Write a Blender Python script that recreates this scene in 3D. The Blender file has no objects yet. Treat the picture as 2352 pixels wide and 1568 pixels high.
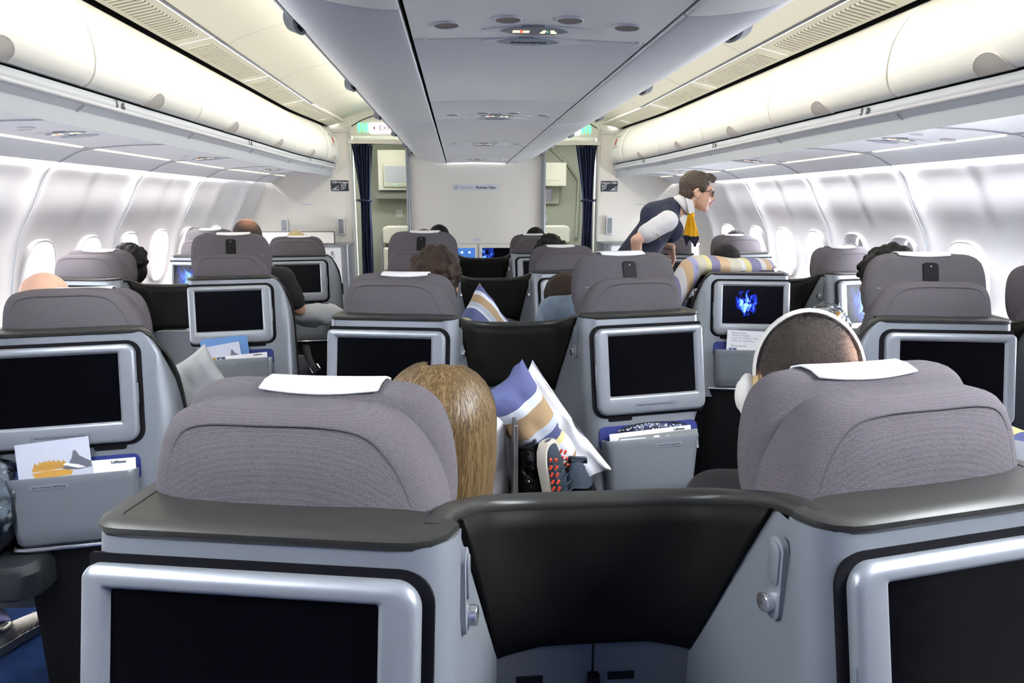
import bpy, bmesh, math, random
from mathutils import Vector, Matrix, Euler, noise
random.seed(7)
R = math.radians
PI = math.pi
col = bpy.context.scene.collection
PH = R(10.8); TH = R(10.5)
SP, CP = math.sin(PH), math.cos(PH)
Y0 = .734; PITCH = 1.525; YB = 7.5

# ---------------------------------------------------------------- materials
M = {}
def mat(name, c, rough=.5, metal=0, bump=None, spec=.5, coat=0, sheen=0, emit=None, es=1, trans=0, var=0):
    m = bpy.data.materials.new(name); m.use_nodes = True
    nt = m.node_tree; b = nt.nodes['Principled BSDF']
    b.inputs['Base Color'].default_value = (*c, 1)
    b.inputs['Roughness'].default_value = rough
    b.inputs['Metallic'].default_value = metal
    b.inputs['Specular IOR Level'].default_value = spec
    b.inputs['Coat Weight'].default_value = coat
    b.inputs['Sheen Weight'].default_value = sheen
    if trans: b.inputs['Transmission Weight'].default_value = trans
    if emit:
        b.inputs['Emission Color'].default_value = (*emit, 1); b.inputs['Emission Strength'].default_value = es
    tc = nt.nodes.new('ShaderNodeTexCoord')
    if bump:
        kind, scale, strength = bump
        bp = nt.nodes.new('ShaderNodeBump'); bp.inputs['Strength'].default_value = strength
        bp.inputs['Distance'].default_value = .002
        if kind == 'weave':
            mp = nt.nodes.new('ShaderNodeMapping'); mp.inputs['Scale'].default_value = (scale, scale, scale * .8)
            nt.links.new(tc.outputs['Object'], mp.inputs[0])
            v = nt.nodes.new('ShaderNodeTexVoronoi'); v.inputs['Scale'].default_value = 1
            v.inputs['Randomness'].default_value = .35
            nt.links.new(mp.outputs[0], v.inputs['Vector'])
            nt.links.new(v.outputs['Distance'], bp.inputs['Height'])
            cr = nt.nodes.new('ShaderNodeMix'); cr.data_type = 'RGBA'
            cr.inputs[6].default_value = (*[x * 1.15 for x in c], 1); cr.inputs[7].default_value = (*[x * .55 for x in c], 1)
            nt.links.new(v.outputs['Distance'], cr.inputs[0]); nt.links.new(cr.outputs[2], b.inputs['Base Color'])
        else:
            n = nt.nodes.new('ShaderNodeTexNoise'); n.inputs['Scale'].default_value = scale
            n.inputs['Detail'].default_value = 6
            if kind == 'strand':
                mp = nt.nodes.new('ShaderNodeMapping'); mp.inputs['Scale'].default_value = (1, 1, .08)
                nt.links.new(tc.outputs['Object'], mp.inputs[0]); nt.links.new(mp.outputs[0], n.inputs['Vector'])
            else:
                nt.links.new(tc.outputs['Object'], n.inputs['Vector'])
            bp.inputs['Distance'].default_value = .004
            nt.links.new(n.outputs['Fac'], bp.inputs['Height'])
        nt.links.new(bp.outputs[0], b.inputs['Normal'])
    if var:
        n2 = nt.nodes.new('ShaderNodeTexNoise'); n2.inputs['Scale'].default_value = 14; n2.inputs['Detail'].default_value = 5
        if bump and bump[0] == 'strand':
            mp2 = nt.nodes.new('ShaderNodeMapping'); mp2.inputs['Scale'].default_value = (22, 22, .35)
            nt.links.new(tc.outputs['Object'], mp2.inputs[0]); nt.links.new(mp2.outputs[0], n2.inputs['Vector'])
        else: nt.links.new(tc.outputs['Object'], n2.inputs['Vector'])
        mx = nt.nodes.new('ShaderNodeMix'); mx.data_type = 'RGBA'
        mr = nt.nodes.new('ShaderNodeMapRange'); mr.inputs[1].default_value = .35; mr.inputs[2].default_value = .65
        nt.links.new(n2.outputs['Fac'], mr.inputs[0]); nt.links.new(mr.outputs[0], mx.inputs[0])
        mx.inputs[6].default_value = (*[min(1, x * (1 + var)) for x in c], 1); mx.inputs[7].default_value = (*[x * (1 - var) for x in c], 1)
        nt.links.new(mx.outputs[2], b.inputs['Base Color'])
    M[name] = m
    return m

mat('silver', (.235, .255, .285), .40, .4)
mat('silver_light', (.28, .30, .33), .36, .4)
mat('chrome', (.75, .76, .78), .18, .9)
mat('rim', (.026, .026, .024), .34, 0, spec=.3)
mat('gap', (.006, .006, .008), .6, spec=.08)
mat('screen', (.002, .002, .003), .16, 0, spec=.07)
mat('dark', (.008, .008, .009), .6, spec=.12)
mat('divider', (.006, .0055, .005), .6, spec=.12, bump=('noise', 900, .05))
mat('blue_lining', (.012, .025, .16), .6)
mat('fabric', (.122, .111, .124), .95, spec=.1, bump=('weave', 460, .45))
mat('fabric_plain', (.085, .077, .087), .95, spec=.15, bump=('weave', 700, .25))
mat('cover', (.78, .77, .79), .8, bump=('noise', 160, .12))
mat('hinge', (.004, .004, .005), .45, spec=.12)
mat('carpet', (.006, .016, .055), .95, spec=.06, bump=('noise', 500, .6), var=.25)
mat('carpet_stripe', (.008, .04, .24), .9, spec=.06)
mat('leather', (.012, .014, .018), .5, bump=('noise', 300, .2))
mat('wall', (.90, .88, .88), .5, bump=('noise', 260, .03))
mat('bin', (.88, .87, .82), .38)
mat('bin_light', (.84, .86, .90), .42)  # bluish cast of the daylight is put into this colour
mat('rail_grey', (.45, .48, .53), .45)
mat('psu', (.88, .88, .93), .45)
mat('centre', (.91, .925, .95), .34)  # off-white panels, cool tint of bounced daylight mixed into the colour
mat('ceil', (.86, .85, .76), .5)
mat('vent_slot', (.30, .29, .24), .7)
mat('bulk', (.88, .85, .79), .5, bump=('noise', 120, .03))
mat('bulk_edge', (.62, .62, .58), .5)
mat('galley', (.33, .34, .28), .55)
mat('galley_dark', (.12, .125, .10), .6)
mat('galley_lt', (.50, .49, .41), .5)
mat('curtain', (.008, .014, .052), .85, bump=('noise', 200, .2))
mat('plastic_grey', (.30, .31, .34), .4)
mat('plastic_lt', (.6, .58, .56), .4)
mat('latch', (.62, .58, .54), .35)
mat('metal_dk', (.16, .15, .15), .3, .7)
mat('sign_navy', (.02, .03, .045), .5)
mat('white', (.85, .85, .87), .5)
mat('white_paper', (.78, .8, .85), .6)
mat('text_dk', (.05, .055, .07), .6)
mat('text_gr', (.4, .41, .45), .6)
mat('oval_grey', (.24, .27, .31), .3)
mat('oval_lt', (.33, .38, .44), .3)
mat('recess_shade', (.22, .20, .19), .5)  # grey disc colour stands in for shade inside the lamp recess
mat('glow_slot', (.9, .85, .7), .5, emit=(1, .92, .68), es=.8)
mat('glow_red', (.8, .1, .05), .5, emit=(1, .12, .06), es=1.2)
mat('glow_cream', (.9, .8, .6), .5, emit=(1, .82, .5), es=1.1)
mat('glow_green', (.1, .9, .4), .5, emit=(.1, 1, .42), es=1.6)
mat('exit_white', (.9, .9, 1), .5, emit=(.95, .93, 1), es=1.5)
mat('exit_text', (.35, .03, .12), .5)
mat('shade', (.74, .74, .80), .6)
mat('lilac', (.17, .17, .30), .8)
mat('skin', (.62, .34, .22), .5, var=.06)
mat('skin_dk', (.26, .13, .08), .5, var=.08)
mat('door_grey', (.13, .14, .15), .5)
mat('skin_light', (.80, .48, .34), .5, var=.05)
mat('hair_black', (.006, .005, .005), .6, spec=.2, bump=('noise', 130, .9))
mat('hair_brown', (.026, .015, .010), .6, spec=.2, bump=('noise', 90, .9), var=.4)
mat('hair_fa', (.062, .040, .026), .5, bump=('strand', 260, .9), var=.35)
mat('hair_blond', (.105, .064, .027), .5, spec=.2, bump=('strand', 420, .25), var=.12)
mat('hair_blond_lit', (.205, .138, .064), .38, spec=.4)  # strand tone with the highlights of the hair put into its colour
mat('hair_blond_shaded', (.075, .045, .018), .45, spec=.3)  # strand tone with the shadows of the hair put into its colour
mat('hair_blond_md', (.125, .078, .033), .42, spec=.35)
mat('hair_pale', (.50, .38, .18), .5, bump=('noise', 90, .8), var=.25)
mat('hair_buzz', (.105, .075, .060), .75, bump=('noise', 420, 1), var=.5)
mat('hair_grey', (.30, .24, .21), .75, bump=('noise', 300, .8), var=.3)
mat('teeth', (.85, .83, .8), .3)
mat('lip', (.5, .16, .13), .45)
mat('eye', (.03, .025, .02), .2)
mat('navy_vest', (.018, .024, .055), .75, bump=('noise', 400, .2))
mat('shirt_white', (.82, .82, .86), .7, bump=('noise', 30, .25))
mat('shirt_black', (.008, .008, .010), .85, bump=('noise', 30, .2))
mat('shirt_denim', (.22, .28, .35), .85, bump=('noise', 40, .5), var=.2)
mat('shirt_grey', (.16, .16, .18), .85)
mat('jeans', (.12, .17, .25), .85, bump=('noise', 120, .3), var=.3)
mat('trouser', (.03, .03, .04), .85)
mat('scarf', (.95, .52, .012), .6, bump=('noise', 60, .2))
mat('gold', (.8, .55, .2), .25, .9)
mat('earring', (.8, .8, .82), .15, .9)
mat('pillow_white', (.42, .44, .45), .85, bump=('noise', 14, .5))
mat('headphone', (.74, .72, .68), .35)
mat('ear_foam', (.55, .40, .20), .8)
mat('shoe_dark', (.02, .035, .055), .75, bump=('noise', 300, .5))
mat('shoe_sole', (.62, .58, .50), .6)
mat('shoe_red', (.75, .07, .03), .5)
mat('shoe_cream', (.46, .44, .39), .7, bump=('noise', 200, .3))
mat('card_sky', (.55, .58, .68), .4)
mat('card_blue', (.14, .30, .62), .3, trans=.15)
mat('rock', (.12, .13, .16), .8)
mat('croissant', (.55, .30, .06), .6, bump=('noise', 40, .5))
mat('magazine_grey', (.24, .25, .24), .5)
mat('magazine_navy', (.03, .07, .16), .4)
mat('cup', (.3, .3, .3), .3)
mat('red', (.6, .03, .04), .5)
mat('floor_panel', (.30, .30, .31), .5)

def plastic_film():
    m = bpy.data.materials.new('film'); m.use_nodes = True; nt = m.node_tree
    o = nt.nodes['Material Output']; nt.nodes.remove(nt.nodes['Principled BSDF'])
    t = nt.nodes.new('ShaderNodeBsdfTransparent'); g = nt.nodes.new('ShaderNodeBsdfGlossy'); g.inputs['Roughness'].default_value = .12
    g.inputs['Color'].default_value = (.8, .82, .85, 1)
    fr = nt.nodes.new('ShaderNodeFresnel'); fr.inputs[0].default_value = 1.9
    tc = nt.nodes.new('ShaderNodeTexCoord'); n = nt.nodes.new('ShaderNodeTexNoise'); n.inputs['Scale'].default_value = 22
    bp = nt.nodes.new('ShaderNodeBump'); bp.inputs['Strength'].default_value = 1; bp.inputs['Distance'].default_value = .03
    mx = nt.nodes.new('ShaderNodeMixShader')
    nt.links.new(tc.outputs['Object'], n.inputs['Vector']); nt.links.new(n.outputs['Fac'], bp.inputs['Height'])
    nt.links.new(bp.outputs[0], g.inputs['Normal']); nt.links.new(bp.outputs[0], fr.inputs['Normal'])
    nt.links.new(fr.outputs[0], mx.inputs[0]); nt.links.new(t.outputs[0], mx.inputs[1]); nt.links.new(g.outputs[0], mx.inputs[2])
    nt.links.new(mx.outputs[0], o.inputs[0]); M['film'] = m
plastic_film()
def glass():
    m = bpy.data.materials.new('glass'); m.use_nodes = True; nt = m.node_tree
    o = nt.nodes['Material Output']; nt.nodes.remove(nt.nodes['Principled BSDF'])
    t = nt.nodes.new('ShaderNodeBsdfTransparent'); g = nt.nodes.new('ShaderNodeBsdfGlossy'); g.inputs['Roughness'].default_value = .02
    t.inputs[0].default_value = (.94, .96, .98, 1)
    mx = nt.nodes.new('ShaderNodeMixShader'); mx.inputs[0].default_value = .05
    nt.links.new(t.outputs[0], mx.inputs[1]); nt.links.new(g.outputs[0], mx.inputs[2]); nt.links.new(mx.outputs[0], o.inputs[0]); M['glass'] = m
glass()

def ramp_mat(name, coord, axis, stops, rough=.75, bump=40, const=True, off=0, scale=1, warp=0):
    """stripes along one object axis"""
    m = bpy.data.materials.new(name); m.use_nodes = True; nt = m.node_tree; b = nt.nodes['Principled BSDF']
    b.inputs['Roughness'].default_value = rough
    tc = nt.nodes.new('ShaderNodeTexCoord'); sx = nt.nodes.new('ShaderNodeSeparateXYZ')
    nt.links.new(tc.outputs[coord], sx.inputs[0])
    mth = nt.nodes.new('ShaderNodeMath'); mth.operation = 'MULTIPLY_ADD'
    nt.links.new(sx.outputs[axis], mth.inputs[0]); mth.inputs[1].default_value = scale; mth.inputs[2].default_value = off
    fr = nt.nodes.new('ShaderNodeMath'); fr.operation = 'FRACT'; nt.links.new(mth.outputs[0], fr.inputs[0])
    cr = nt.nodes.new('ShaderNodeValToRGB'); cr.color_ramp.interpolation = 'CONSTANT' if const else 'LINEAR'
    el = cr.color_ramp.elements
    while len(el) > 1: el.remove(el[-1])
    el[0].position = stops[0][0]; el[0].color = (*stops[0][1], 1)
    for p, c in stops[1:]:
        e = el.new(p); e.color = (*c, 1)
    nt.links.new(fr.outputs[0], cr.inputs[0]); nt.links.new(cr.outputs[0], b.inputs['Base Color'])
    n = nt.nodes.new('ShaderNodeTexNoise'); n.inputs['Scale'].default_value = bump
    bp = nt.nodes.new('ShaderNodeBump'); bp.inputs['Strength'].default_value = .35; bp.inputs['Distance'].default_value = .006
    nt.links.new(tc.outputs['Object'], n.inputs['Vector']); nt.links.new(n.outputs['Fac'], bp.inputs['Height']); nt.links.new(bp.outputs[0], b.inputs['Normal'])
    M[name] = m
NV = (.085, .10, .24); WH = (.68, .72, .80); TN = (.40, .27, .15); GR = (.45, .50, .58); YE = (.72, .66, .32); CR = (.62, .58, .48)
ramp_mat('stripes', 'Object', 2, [(0, NV), (.20, WH), (.27, TN), (.42, GR), (.48, NV), (.58, YE), (.63, WH), (.76, TN), (.84, NV), (.90, YE), (.94, WH)], scale=-2.1, off=.5, bump=16)
ramp_mat('stripes_c', 'Object', 2, [(0, NV), (.10, WH), (.17, TN), (.30, GR), (.38, WH), (.42, NV), (.62, YE), (.70, GR), (.85, TN)], scale=-3.6, off=.50, bump=16)
ramp_mat('stripes_x', 'Object', 0, [(0, CR), (.10, YE), (.16, (.22, .20, .34)), (.27, (.60, .42, .26)), (.40, CR), (.55, (.75, .74, .76)), (.60, YE), (.67, (.22, .21, .36)), (.80, (.7, .7, .74)), (.86, (.60, .42, .26)), (.94, (.40, .40, .66))], scale=2.15, off=.5, bump=16)
ramp_mat('stripes_b', 'Object', 1, [(0, GR), (.18, (.5, .36, .24)), (.30, WH), (.45, (.11, .13, .30)), (.62, YE), (.70, WH), (.85, (.5, .36, .24))], scale=1.9, off=.1, bump=16)

def nebula(name, c0, strength, cx, cz, size):
    m = bpy.data.materials.new(name); m.use_nodes = True; nt = m.node_tree; b = nt.nodes['Principled BSDF']
    b.inputs['Base Color'].default_value = (.003, .003, .006, 1); b.inputs['Roughness'].default_value = .2; b.inputs['Specular IOR Level'].default_value = .07
    tc = nt.nodes.new('ShaderNodeTexCoord'); mp = nt.nodes.new('ShaderNodeMapping')
    mp.inputs['Location'].default_value = (-cx / size, 0, -cz * .72 / size); mp.inputs['Scale'].default_value = (1 / size, 0, .72 / size)
    nt.links.new(tc.outputs['Object'], mp.inputs[0])
    n = nt.nodes.new('ShaderNodeTexNoise'); n.inputs['Scale'].default_value = 2.2; n.inputs['Detail'].default_value = 8; n.inputs['Distortion'].default_value = 1.2
    nt.links.new(mp.outputs[0], n.inputs['Vector'])
    g = nt.nodes.new('ShaderNodeTexGradient'); g.gradient_type = 'SPHERICAL'; nt.links.new(mp.outputs[0], g.inputs[0])
    mrn = nt.nodes.new('ShaderNodeMapRange'); mrn.inputs[1].default_value = .36; mrn.inputs[2].default_value = .74; nt.links.new(n.outputs['Fac'], mrn.inputs[0])
    mu = nt.nodes.new('ShaderNodeMath'); mu.operation = 'MULTIPLY'; nt.links.new(mrn.outputs[0], mu.inputs[0]); nt.links.new(g.outputs['Fac'], mu.inputs[1])
    cr = nt.nodes.new('ShaderNodeValToRGB'); el = cr.color_ramp.elements
    el[0].position = .10; el[0].color = (0, 0, 0, 1); el[1].position = .5; el[1].color = (.25, .6, 1, 1)
    e = el.new(.24); e.color = (*c0, 1)
    nt.links.new(mu.outputs[0], cr.inputs[0]); nt.links.new(cr.outputs[0], b.inputs['Emission Color']); b.inputs['Emission Strength'].default_value = strength
    M[name] = m
nebula('scr_fish', (.01, .03, .55), 2.2, -.035, 1.095, .072)
nebula('scr_blue', (.01, .04, .35), 1.3, .02, 1.09, .20)
mat('scr_ui', (.02, .04, .1), .3, emit=(.05, .16, .5), es=1.0)
mat('scr_ui_lt', (.4, .5, .7), .3, emit=(.45, .55, .8), es=.8)
mat('icon', (.8, .9, 1), .3, emit=(.8, .9, 1), es=1.2)

# ---------------------------------------------------------------- mesh helpers
class MB:
    def __init__(s): s.v = []; s.f = []; s.fm = []; s.cm = 0
    def add(s, vs, fs):
        o = len(s.v); s.v += [tuple(v) for v in vs]; s.f += [tuple(i + o for i in f) for f in fs]; s.fm += [s.cm] * len(fs); return s
    def box(s, x0, x1, y0, y1, z0, z1):
        return s.add([(x0,y0,z0),(x1,y0,z0),(x1,y1,z0),(x0,y1,z0),(x0,y0,z1),(x1,y0,z1),(x1,y1,z1),(x0,y1,z1)],
                     [(0,3,2,1),(4,5,6,7),(0,1,5,4),(1,2,6,5),(2,3,7,6),(3,0,4,7)])
    def loft(s, rings, cap0=True, cap1=True, closed=True):
        n = len(rings[0]); vs = [p for r in rings for p in r]; fs = []
        for k in range(len(rings) - 1):
            for i in range(n if closed else n - 1):
                j = (i + 1) % n; fs.append((k*n+i, k*n+j, (k+1)*n+j, (k+1)*n+i))
        if cap0: fs.append(tuple(range(n))[::-1])
        if cap1: fs.append(tuple((len(rings)-1)*n + i for i in range(n)))
        return s.add(vs, fs)
    def grid(s, rows):
        return s.loft(rows, False, False, False)
    def tube(s, pts, r, n=10, cap=True, flat=1):
        pts = [Vector(p) for p in pts]; rings = []
        rr = r if isinstance(r, (list, tuple)) else [r] * len(pts)
        up = Vector((0, 0, 1))
        for i, p in enumerate(pts):
            d = (pts[min(i+1, len(pts)-1)] - pts[max(i-1, 0)]).normalized()
            u = up if abs(d.z) < .95 else Vector((0, 1, 0))
            a = d.cross(u).normalized(); b = a.cross(d).normalized()
            rings.append([p + a * rr[i] * math.cos(t*2*PI/n) + b * rr[i] * flat * math.sin(t*2*PI/n) for t in range(n)])
        return s.loft(rings, cap, cap)
    def ell(s, c, r, rot=None, nu=20, nv=12):
        c = Vector(c); rings = []
        for k in range(1, nv):
            ph = PI * k / nv
            ring = []
            for i in range(nu):
                t = 2*PI*i/nu; p = Vector((r[0]*math.sin(ph)*math.cos(t), r[1]*math.sin(ph)*math.sin(t), r[2]*math.cos(ph)))
                if rot is not None: p = rot @ p
                ring.append(c + p)
            rings.append(ring)
        t0 = Vector((0,0,r[2])); t1 = Vector((0,0,-r[2]))
        if rot is not None: t0 = rot @ t0; t1 = rot @ t1
        o = len(s.v); s.loft(rings, False, False)
        s.v += [tuple(c+t0), tuple(c+t1)]; a = len(s.v)-2; b = a+1
        for i in range(nu):
            j = (i+1) % nu
            s.f.append((a, o+i, o+j)); s.f.append((b, o+(nv-2)*nu+j, o+(nv-2)*nu+i)); s.fm += [s.cm]*2
        return s
    def cap(s, a, b, ra, rb, n=14):
        a = Vector(a); b = Vector(b); d = (b-a); L = d.length
        if L < 1e-6: return s.ell(a, (ra,)*3)
        q = d.to_track_quat('Z', 'Y').to_matrix(); rings = []
        for k in range(1, 6):
            t = PI/2*k/5; rings.append((-ra*math.cos(t), ra*math.sin(t)))
        for k in range(0, 5):
            t = PI/2*k/5; rings.append((L+rb*math.sin(t), rb*math.cos(t)))
        rs = [[a + q @ Vector((r*math.cos(2*PI*i/n), r*math.sin(2*PI*i/n), z)) for i in range(n)] for z, r in rings]
        return s.loft(rs)
    def map(s, fn): s.v = [tuple(fn(Vector(v))) for v in s.v]; return s
    def mirror(s):
        s.v = [(-v[0], v[1], v[2]) for v in s.v]; s.f = [f[::-1] for f in s.f]; return s
    def mesh(s, name, m, smooth=True, angle=35):
        me = bpy.data.meshes.new(name); me.from_pydata(s.v, [], s.f)
        for k in (m if isinstance(m, (list, tuple)) else [m]): me.materials.append(M[k] if isinstance(k, str) else k)
        for i, p in enumerate(me.polygons): p.material_index = s.fm[i]
        bm = bmesh.new(); bm.from_mesh(me); bmesh.ops.remove_doubles(bm, verts=bm.verts, dist=1e-5)
        bmesh.ops.recalc_face_normals(bm, faces=bm.faces)
        if smooth:
            for f in bm.faces: f.smooth = True
            for e in bm.edges:
                if len(e.link_faces) == 2 and e.calc_face_angle(0) > R(angle): e.smooth = False
        bm.to_mesh(me); bm.free(); return me
    def build(s, name, m, parent=None, smooth=True, angle=35, bevel=0, sub=0, loc=None):
        o = bpy.data.objects.new(name, s.mesh(name, m, smooth, angle)); col.objects.link(o)
        if bevel:
            b = o.modifiers.new('b', 'BEVEL'); b.width = bevel; b.segments = 2; b.limit_method = 'ANGLE'; b.angle_limit = R(40)
        if sub:
            u = o.modifiers.new('s', 'SUBSURF'); u.levels = sub; u.render_levels = sub
        if parent: o.parent = parent
        if loc: o.location = loc
        return o

def rrect(x0, x1, y0, y1, r, n=6):
    if not isinstance(r, (list, tuple)): r = (r,)*4   # bl br tr tl
    pts = []
    for (cx, cy, a0, rr) in ((x0, y0, 180, r[0]), (x1, y0, 270, r[1]), (x1, y1, 0, r[2]), (x0, y1, 90, r[3])):
        ox = cx + (rr if cx == x0 else -rr); oy = cy + (rr if cy == y0 else -rr)
        for k in range(n+1):
            t = R(a0 + 90*k/n); pts.append((ox + rr*math.cos(t), oy + rr*math.sin(t)))
    return pts
def prism(poly, z0, z1, axis='z', mb=None):
    mb = mb or MB()
    if axis == 'z': g = lambda p, h: (p[0], p[1], h)
    elif axis == 'y': g = lambda p, h: (p[0], h, p[1])
    else: g = lambda p, h: (h, p[0], p[1])
    return mb.loft([[g(p, z0) for p in poly], [g(p, z1) for p in poly]])
def interp(tab, x):
    if x <= tab[0][0]: return tab[0][1]
    for (a, b), (c, d) in zip(tab, tab[1:]):
        if x <= c: return b + (d-b)*(x-a)/(c-a)
    return tab[-1][1]
def smooth_path(pts, n=6, closed=False):
    """Catmull-Rom through points"""
    P = [Vector(p) for p in pts]; out = []
    N = len(P)
    for i in range(N if closed else N-1):
        p0 = P[(i-1) % N] if closed or i > 0 else P[0]; p1 = P[i]; p2 = P[(i+1) % N]; p3 = P[(i+2) % N] if closed or i+2 < N else P[-1]
        for k in range(n):
            t = k/n; out.append(.5*((2*p1)+(p2-p0)*t+(2*p0-5*p1+4*p2-p3)*t*t+(3*p1-p0-3*p2+p3)*t**3))
    if not closed: out.append(P[-1])
    return out

def tag(o, label=None, cat=None, group=None, kind=None):
    if label: o['label'] = label
    if cat: o['category'] = cat
    if group: o['group'] = group
    if kind: o['kind'] = kind
    return o
def empty(name, loc=(0,0,0), rz=0, **k):
    o = bpy.data.objects.new(name, None); o.empty_display_size = .1; o.location = loc; o.rotation_euler = (0, 0, rz); col.objects.link(o)
    return tag(o, **k)
def copy_tree(o, parent=None, skip=()):
    c = o.copy(); col.objects.link(c)
    if parent is not None: c.parent = parent
    for ch in [x for x in bpy.data.objects if x.parent == o and x.name.split('.')[0] not in skip]: copy_tree(ch, c, skip)
    return c
def struct(mb, name, m, parent=None, **k):
    o = mb.build(name, m, parent, **k)
    if not parent: o['kind'] = 'structure'
    return o
def text(name, s, size, m, mtx, parent=None, align='CENTER', depth=.0006, font=None, bold=0, sx=1):
    cu = bpy.data.curves.new(name, 'FONT'); cu.body = s; cu.size = size; cu.align_x = align; cu.align_y = 'CENTER'
    cu.extrude = depth; cu.offset = bold; cu.resolution_u = 2
    t = bpy.data.objects.new(name, cu); col.objects.link(t)
    dg = bpy.context.evaluated_depsgraph_get(); me = bpy.data.meshes.new_from_object(t.evaluated_get(dg))
    bpy.data.objects.remove(t)
    me.transform(Matrix.Diagonal((sx, 1, 1, 1))); me.transform(mtx); me.materials.clear(); me.materials.append(M[m])
    o = bpy.data.objects.new(name, me); col.objects.link(o)
    if parent: o.parent = parent
    return o
FACE_Y = Matrix.Rotation(R(90), 4, 'X')             # text plane facing -Y (towards the camera side)
def blob(name, fill, m, parent=None, voxel=.01, smooth=4, disp=0, dscale=30, loc=None):
    """union of rounded volumes voxel-remeshed into ONE continuous surface"""
    mb = MB(); fill(mb)
    me = mb.mesh(name+'_t', m)
    o = bpy.data.objects.new(name+'_t', me); col.objects.link(o)
    r = o.modifiers.new('r', 'REMESH'); r.mode = 'VOXEL'; r.voxel_size = voxel; r.use_smooth_shade = True
    if smooth:
        sm = o.modifiers.new('s', 'SMOOTH'); sm.iterations = smooth; sm.factor = .5
    dg = bpy.context.evaluated_depsgraph_get(); me2 = bpy.data.meshes.new_from_object(o.evaluated_get(dg))
    bpy.data.objects.remove(o)
    if disp:
        for v in me2.vertices:
            n = noise.noise(v.co*dscale)*disp + noise.noise(v.co*dscale*2.3)*disp*.5
            v.co += v.normal*n
    me2.materials.clear()
    for k in (m if isinstance(m, (list, tuple)) else [m]): me2.materials.append(M[k])
    for p in me2.polygons: p.use_smooth = True; p.material_index = 0
    o2 = bpy.data.objects.new(name, me2); col.objects.link(o2); me2.name = name
    if parent: o2.parent = parent
    if loc: o2.location = loc
    return o2

# ---------------------------------------------------------------- camera, world, lights
sc = bpy.context.scene
cd = bpy.data.cameras.new('camera'); cam = bpy.data.objects.new('camera', cd); col.objects.link(cam)
cam.location = (-.2, 0, 1.62); cam.rotation_euler = (R(90-11.394), 0, R(-4.433)); cd.lens = 24; cd.sensor_width = 36; cd.clip_start = .05
sc.camera = cam
sc.view_settings.view_transform = 'Standard'; sc.view_settings.look = 'None'; sc.view_settings.gamma = 1
sc.view_settings.use_curve_mapping = False; sc.view_settings.exposure = .28
sc.cycles.use_denoising = True; sc.cycles.max_bounces = 7; sc.cycles.diffuse_bounces = 4; sc.cycles.glossy_bounces = 3
sc.cycles.transparent_max_bounces = 12; sc.cycles.sample_clamp_indirect = 6; sc.cycles.caustics_reflective = False; sc.cycles.caustics_refractive = False
w = bpy.data.worlds.new('sky'); sc.world = w; w.use_nodes = True
w.node_tree.nodes['Background'].inputs[0].default_value = (.93, .96, 1, 1); w.node_tree.nodes['Background'].inputs[1].default_value = 3.0
def area(name, loc, rot, sx, sy, power, c, portal=False, spread=180):
    l = bpy.data.lights.new(name, 'AREA'); l.shape = 'RECTANGLE'; l.size = sx; l.size_y = sy; l.energy = power; l.color = c
    l.spread = R(spread)
    o = bpy.data.objects.new(name, l); o.location = loc; o.rotation_euler = [R(a) for a in rot]; col.objects.link(o)
    if portal: l.cycles.is_portal = True
    return o

# ---------------------------------------------------------------- cabin structure
YA = -1.0                                     # rear end of the modelled cabin
def taper(y):
    t = max(0, min(1, (y-6.0)/1.5)); return 1 - .055*t*t*(3-2*t)
WALLP = [(2.40, 0), (2.52, .25), (2.60, .55), (2.64, .85), (2.645, 1.05), (2.62, 1.20), (2.585, 1.35), (2.53, 1.48), (2.46, 1.60), (2.39, 1.74), (2.33, 1.82), (2.31, 1.87)]
WALLP = [tuple(p)[:2] for p in smooth_path([(a, b, 0) for a, b in WALLP], 3)]
WY = 4.09; WD = .533
def scallop(y, z):
    u = ((y - (WY-WD/2)) / (2*WD)) % 1.0           # 0 at a panel joint, .5 at the middle fold
    d = min(u, 1-u)*2*WD
    s = .045*math.exp(-(d/.075)**1.3)
    d2 = abs(u-.5)*2*WD
    s += .016*math.exp(-(d2/.09)**2)
    return s*min(1, max(0, (1.86-z)/.05))*min(1, max(.25, (z-.2)/.8))
def build_wall(sgn, name):
    ys = []; y = YA
    while y < YB-.001: ys.append(y); y += .0266
    ys.append(YB)
    th = .05
    mb = MB(); rows = []
    for y in ys:
        k = taper(y)
        ring = [(sgn*(x*k - scallop(y, z)), y, z) for x, z in WALLP] + [(sgn*(x*k+th), y, z) for x, z in WALLP[::-1]]
        rows.append(ring)
    mb.loft(rows)
    o = mb.build(name, 'wall', angle=50); o['kind'] = 'structure'
    return o
NW = range(-4, 6)
def window_y(i): return WY + WD*i
def wall_x(z, y): return interp([(b, a) for a, b in WALLP], z)*taper(y)
def oval(hy, hz, n=28, p=2.9):
    out = []
    for k in range(n):
        t = 2*PI*k/n; c, s_ = math.cos(t), math.sin(t)
        out.append((math.copysign(abs(c)**(2/p), c)*hy, math.copysign(abs(s_)**(2/p), s_)*hz))
    return out
ZW = 1.225
slope = math.atan2(wall_x(1.05, 3)-wall_x(1.40, 3), .35)
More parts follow.
